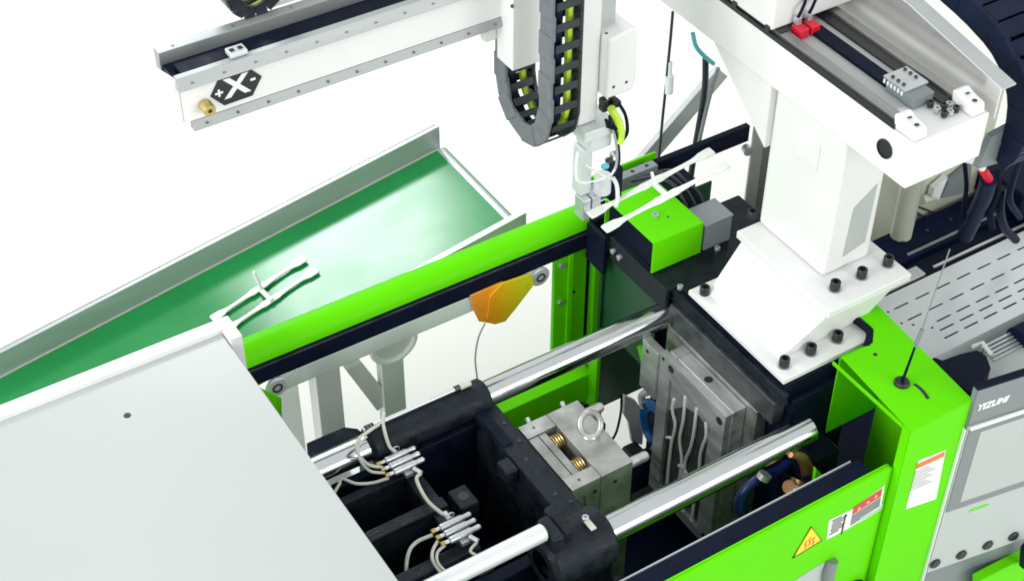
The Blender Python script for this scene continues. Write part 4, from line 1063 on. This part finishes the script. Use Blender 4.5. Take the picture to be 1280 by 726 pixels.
for k in range(3):
    a = Vector((0.0241, -0.2280, -0.1390)) + Vector((0.0, 0, -0.008 * k))
    tx.prism([a, a + Vector((0.075, 0, 0.006)), a + Vector((0.075, 0, 0.0035)), a + Vector((0, 0, -0.0025))], (0, -0.0003, 0))
part(q2, 'print_lines', tx, 'sticker')
dots = MB()
for p in ((0.0129, -0.2280, -0.0955), (0.0400, -0.2280, -0.0883), (0.0648, -0.2280, -0.0827)):
    dots.prism([Vector(p) + Vector((-0.006, 0, -0.004)), Vector(p) + Vector((0.006, 0, -0.004)), Vector(p) + Vector((0, 0, 0.007))], (0, -0.0003, 0))
part(q2, 'small_triangles', dots, 'sticker_yellow')
tx = MB()
for k in range(7):
    a = Vector((-0.0742, -0.2274, -0.0922)) + Vector((0.004 * (k % 2), 0, -0.0085 * k))
    tx.box(a.x, a.x + 0.030 + 0.008 * ((k * 5) % 3), a.y - 0.0003, a.y, a.z, a.z + 0.0042)
a = Vector((-0.0337, -0.2274, -0.0908))
tx.box(a.x, a.x + 0.006, a.y - 0.0003, a.y, a.z - 0.075, a.z)
part(q1, 'print_lines', tx, 'ink')
# gate window and handle at the lower edge
gw = part(fg, 'gate_window', MB().prism([(-0.1849, -0.2265, -0.2618), (-0.1222, -0.2265, -0.2537), (-0.0711, -0.2265, -0.2500), (-0.0377, -0.2265, -0.3800)], (0, -0.001, 0)), 'panel_light')
part(fg, 'handle', MB().tube(curve([(-0.0436, -0.2320, -0.3731), (-0.0562, -0.2360, -0.2914), (-0.0493, -0.2320, -0.2523)], 5), 0.0165, 12), 'sticker_grey')
part(fg, 'lock_cap', MB().cyl((0.0609, -0.2265, -0.4451), Vector((0.0609, -0.2265, -0.4451)) + Vector((0, -0.02, 0)), 0.032, 6), 'rubber')

# ================================================================== control panel (own yaw)
cpn = thing('control_panel', 'grey control panel with unlit screen and four round buttons at the right edge', 'control panel', (0.315, -0.262, 0.0), rotz=R(-10))
def lbox(u0, u1, v0, v1, y0, y1):
    return MB().box(u0, u1, y0, y1, v0, v1)
def lpoly(pts, y, th):
    return MB().prism([(u, y, v) for u, v in pts], (0, -th, 0))
part(cpn, 'body', lbox(-0.012, 0.60, -0.515, 0.184, 0.004, 0.020), 'panel', 0.004, local=True)
part(cpn, 'top_edge', lbox(-0.012, 0.60, 0.1845, 0.192, 0.0, 0.020), 'rubber', 0.002, local=True)
part(cpn, 'header', lbox(-0.010, 0.60, 0.062, 0.184, 0.000, 0.0038), 'panel', 0.001, local=True)
part(cpn, 'keypad_foil', lbox(-0.010, 0.60, -0.512, 0.060, -0.001, 0.0038), 'panel_light', 0.001, local=True)
part(cpn, 'screen_bezel', lpoly([(-0.006, 0.052), (0.60, 0.062), (0.60, -0.262), (-0.006, -0.262)], -0.0012, 0.003), 'panel', 0.001, local=True)
part(cpn, 'bezel_lip', lpoly([(-0.010, 0.061), (0.60, 0.066), (0.60, 0.054), (-0.004, 0.049)], -0.0015, 0.006), 'white', 0.001, local=True)
part(cpn, 'screen', lpoly([(0.030, 0.030), (0.56, 0.036), (0.56, -0.235), (0.030, -0.235)], -0.0043, 0.001), 'screen', 0.0, local=True)
for p in ((0.0069, -0.4778), (0.0908, -0.4800), (0.1748, -0.4783), (0.2578, -0.4792)):
    bmx = Matrix.Translation((p[0], -0.001, p[1])) @ RX(90)
    bz = part(cpn, 'button', MB().lathe([(0, 0.007), (0.012, 0.007), (0.0145, 0.004), (0.0165, 0.004), (0.0165, 0), (0, 0)], 22, bmx), 'bolt', local=True)
me_m = Matrix.Translation((0.315, -0.262, 0)) @ RZ(-10)
pb = (0.0444, 0.1211)
lettering(cpn, 'brand_lettering', 'YIZUMI', 0.029, me_m @ frame((pb[0], -0.001, pb[1]), (1, 0, 0), (0, -1, 0)), 'sticker', bold=0.0012, shear=0.25, sx=0.95)
sk = (0.1002, -0.2923)
part(cpn, 'green_mark', lpoly([(sk[0] - 0.03, sk[1] - 0.006), (sk[0] + 0.035, sk[1] - 0.004), (sk[0] + 0.030, sk[1] + 0.006), (sk[0] - 0.025, sk[1] + 0.005)], -0.0012, 0.0004), 'green', local=True)
part(cpn, 'lower_body', lbox(-0.020, 0.60, -0.80, -0.5155, 0.012, 0.06), 'panel', 0.003, local=True)
part(cpn, 'edge_trim', lbox(-0.0165, -0.0125, -0.80, 0.05, 0.0, 0.06), 'white', 0.001, local=True)
gt = thing('green_base_door', 'bright green base panel below the control panel in the lower right corner', 'machine door', (0.7, -0.3, -1.3))
part(gt, 'door_sheet', MB().prism([(0.4490, -0.3300, -0.5713), (0.6517, -0.3300, -0.5888), (0.7500, -0.3300, -0.9072), (0.4903, -0.3300, -0.7222)], (0, 0.03, 0)), 'green', 0.002)
part(gt, 'door_latch', MB().prism([(0.5979, -0.3340, -0.5979), (0.6163, -0.3340, -0.5471), (0.5953, -0.3340, -0.4782), (0.5742, -0.3340, -0.4986)], (0, -0.02, 0)), 'rubber', 0.003)

# ================================================================== injection unit side
iu = thing('injection_unit_cover', 'pale grey slotted cover plate beside the control panel', 'machine cover', (0.9, 0.08, -0.05))
zp = 0.05
rows = [(0.162, 0.003), (0.111, 0.003), (0.067, 0.003), (0.037, 0.003), (0.009, 0.003)]
xs0, xs1 = 0.34, 1.7
pl = MB()
edges = [0.212] + [e for y_, h_ in rows for e in (y_ + h_, y_ - h_)] + [-0.030]
for i in range(0, len(edges), 2):
    pl.box(xs0, xs1, edges[i + 1], edges[i], zp - 0.004, zp)
slots = MB()
for k, (y_, h_) in enumerate(rows):
    x = xs0 + 0.11 + (0.0, 0.0, 0.062, 0.045, 0.034)[k]
    if k == 0:
        x = 0.449
    prev = xs0
    pitch = 0.0755 if k < 2 else 0.0705
    while x < xs1 - 0.08:
        pl.box(prev, x, y_ - h_, y_ + h_, zp - 0.004, zp)
        prev = x + 0.050
        x += pitch
    pl.box(prev, xs1, y_ - h_, y_ + h_, zp - 0.004, zp)
part(iu, 'slotted_plate', pl, 'perf')
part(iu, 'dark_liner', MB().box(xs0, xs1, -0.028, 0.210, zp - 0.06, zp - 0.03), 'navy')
part(iu, 'front_skirt', MB().prism([(xs0, -0.0305, zp), (xs1, -0.0305, zp), (xs1, -0.060, zp - 0.030), (xs0, -0.060, zp - 0.030)], (0, 0.002, -0.004)), 'alu', 0.001)
part(iu, 'lower_trim', MB().box(0.42, xs1, -0.10, -0.062, -0.02, 0.012), 'alu', 0.004)
for xx in (0.47, 0.505):
    inst(iu, 'screw', disc_mesh(0.0035, 0.0006, 'ink'), (xx - 0.02, 0.09 - (xx - 0.47), zp))
tr = thing('slide_rails', 'black slide rails with silver rods behind the slotted cover', 'rail', (0.8, 0.27, 0.0))
part(tr, 'black_channel', MB().box(0.40, 1.8, 0.214, 0.285, -0.04, 0.040), 'rubber', 0.004)
part(tr, 'black_channel', MB().box(0.40, 1.8, 0.287, 0.40, -0.04, 0.058), 'navy', 0.004)
part(tr, 'silver_rod', MB().box(0.66, 1.05, 0.232, 0.240, 0.0405, 0.047), 'zinc', 0.001)
part(tr, 'silver_rod', MB().box(0.42, 0.62, 0.222, 0.262, 0.0405, 0.052), 'alu', 0.004)
part(tr, 'thin_rod', MB().box(0.62, 1.0, 0.296, 0.303, 0.0585, 0.064), 'panel', 0.001)
for k in range(4):
    inst(tr, 'bolt', BOLT_XS, (0.56 + 0.09 * k, 0.35, 0.0585))
cl = thing('pipe_clamps', 'two white pipe saddle clamps on the black slide rail', 'clamp', (0.8539, 0.2907, 0.0600))
for p in ((0.8506, 0.2940, 0.0620), (0.9044, 0.3019, 0.0620)):
    p = Vector(p)
    ringp = [p + Vector((0.030 * math.cos(t) * 0.9, 0.0, 0.034 * math.sin(t))) for t in [math.pi * i / 12 for i in range(13)]]
    part(cl, 'saddle', MB().tube(ringp, 0.008, 10), 'sticker')
bkx = thing('barrel_housing', 'cream enamel housing behind the robot column', 'machine housing', (0.9, 0.6, -0.3))
part(bkx, 'housing', MB().box(0.70, 1.02, 0.415, 0.90, -0.30, 0.42), 'cream', 0.02)
part(bkx, 'slot_plate', MB().prism([(0.7498, 0.4080, 0.0843), (0.8151, 0.4080, 0.0266), (0.8149, 0.4080, 0.0149), (0.7494, 0.4080, 0.0728)], (0, -0.003, 0)), 'steel_dark')
part(bkx, 'seam', MB().tube([(0.7367, 0.4070, 0.1108), (0.9433, 0.4070, -0.0407)], 0.003, 6), 'steel_dark')
kn = part(bkx, 'knob', MB().cyl((0.7557, 0.4050, 0.1242), (0.7996, 0.4050, 0.1170), 0.014, 16), 'cream')
pc_ = solo('cream_pillar', MB().cyl((0.665, 0.375, -0.05), (0.665, 0.375, 0.45), 0.030, 28), 'cream', 'round cream pillar right behind the robot column', 'pillar')
wp = solo('white_upright', MB().prism([(0.7801, 0.3900, 0.1639), (0.8262, 0.3900, 0.1843), (0.8112, 0.3900, 0.1108), (0.7778, 0.3900, 0.1365)], (0, 0.02, 0)), 'white', 'small white upright plate under the cross beam', 'bracket', bevel=0.001)
gs = solo('grey_sheet', MB().prism([(0.8406, 0.3950, 0.1580), (0.9197, 0.3950, 0.1934), (0.9403, 0.3950, 0.0816), (0.8227, 0.3950, 0.1083)], (0, 0.015, 0)), 'panel', 'small grey sheet under the cross beam beside the white upright', 'sheet')
# hoses at the right edge
HG = 'black hoses at the right edge'
hose([(0.6410, 0.2000, 0.4313), (0.6705, 0.2000, 0.3408), (0.6792, 0.2000, 0.2646), (0.7087, 0.2000, 0.1745)], 0.006, 'thin black hose hanging left of the red cap', 'rubber', 'hose', 'hose', HG)
hose([(0.7464, 0.1500, 0.3426), (0.7635, 0.1500, 0.2628), (0.8046, 0.1500, 0.1815), (0.8672, 0.1500, 0.1113)], 0.012, 'thick black hose right of the white saddle clamps', 'chain_navy', 'hose', 'hose', HG)
hose([(0.7494, 0.1200, 0.4523), (0.7422, 0.1200, 0.3908), (0.7513, 0.1200, 0.3211), (0.8150, 0.1200, 0.2341)], 0.009, 'black hose curving along the far right edge', 'chain_navy', 'hose', 'hose', HG)
hose([(0.6965, 0.1400, 0.4223), (0.7176, 0.1400, 0.3483), (0.7105, 0.1400, 0.2926), (0.7371, 0.1400, 0.2184)], 0.010, 'black hose between the red cap and the right edge', 'rubber', 'hose', 'hose', HG)
mb_ = thing('hose_manifold_block', 'dark block under the hoses at the right edge', 'valve block', (1.0, 0.3, 0.0))
part(mb_, 'block', MB().box(0.98, 1.6, 0.245, 0.42, 0.06, 0.15), 'navy', 0.01)

# black cap between housing and control panel
bcap = thing('motor_cap', 'rounded black cap between the green housing and the control panel', 'cap', (0.44, -0.13, 0.0))
cpts = [(0.3156, -0.0839, 0.1300), (0.3464, -0.0797, 0.1300), (0.3554, -0.0987, 0.1300), (0.4089, -0.1052, 0.1300), (0.4567, -0.1180, 0.1300), (0.4607, -0.1476, 0.1300), (0.4405, -0.1818, 0.1300), (0.3879, -0.2049, 0.1300), (0.3296, -0.2234, 0.1300)]
part(bcap, 'cap', MB().prism(cpts, (0, 0, -0.06)), 'rubber', 0.006)
part(bcap, 'clear_edge', MB().tube([(0.4571, -0.1020, 0.1250), (0.4881, -0.1043, 0.1250), (0.4754, -0.1508, 0.1250)], 0.006, 8), 'glass_white')
vb_ = thing('panel_backing', 'pale ribbed backing box behind the control panel', 'housing', (0.7, -0.15, -0.1))
part(vb_, 'backing', MB().box(0.345, 1.6, -0.235, -0.105, -0.20, 0.085).box(0.42, 1.6, -0.26, -0.236, -0.2, 0.075), 'cover', 0.004)
for k in range(5):
    part(vb_, 'rib', MB().box(0.50, 0.66, -0.145 + 0.011 * k, -0.139 + 0.011 * k, 0.0855, 0.089 + 0.002 * k), 'alu')
part(vb_, 'dark_motor', MB().cyl((0.60, -0.120, 0.09), (1.4, -0.120, 0.09), 0.034, 20), 'navy')
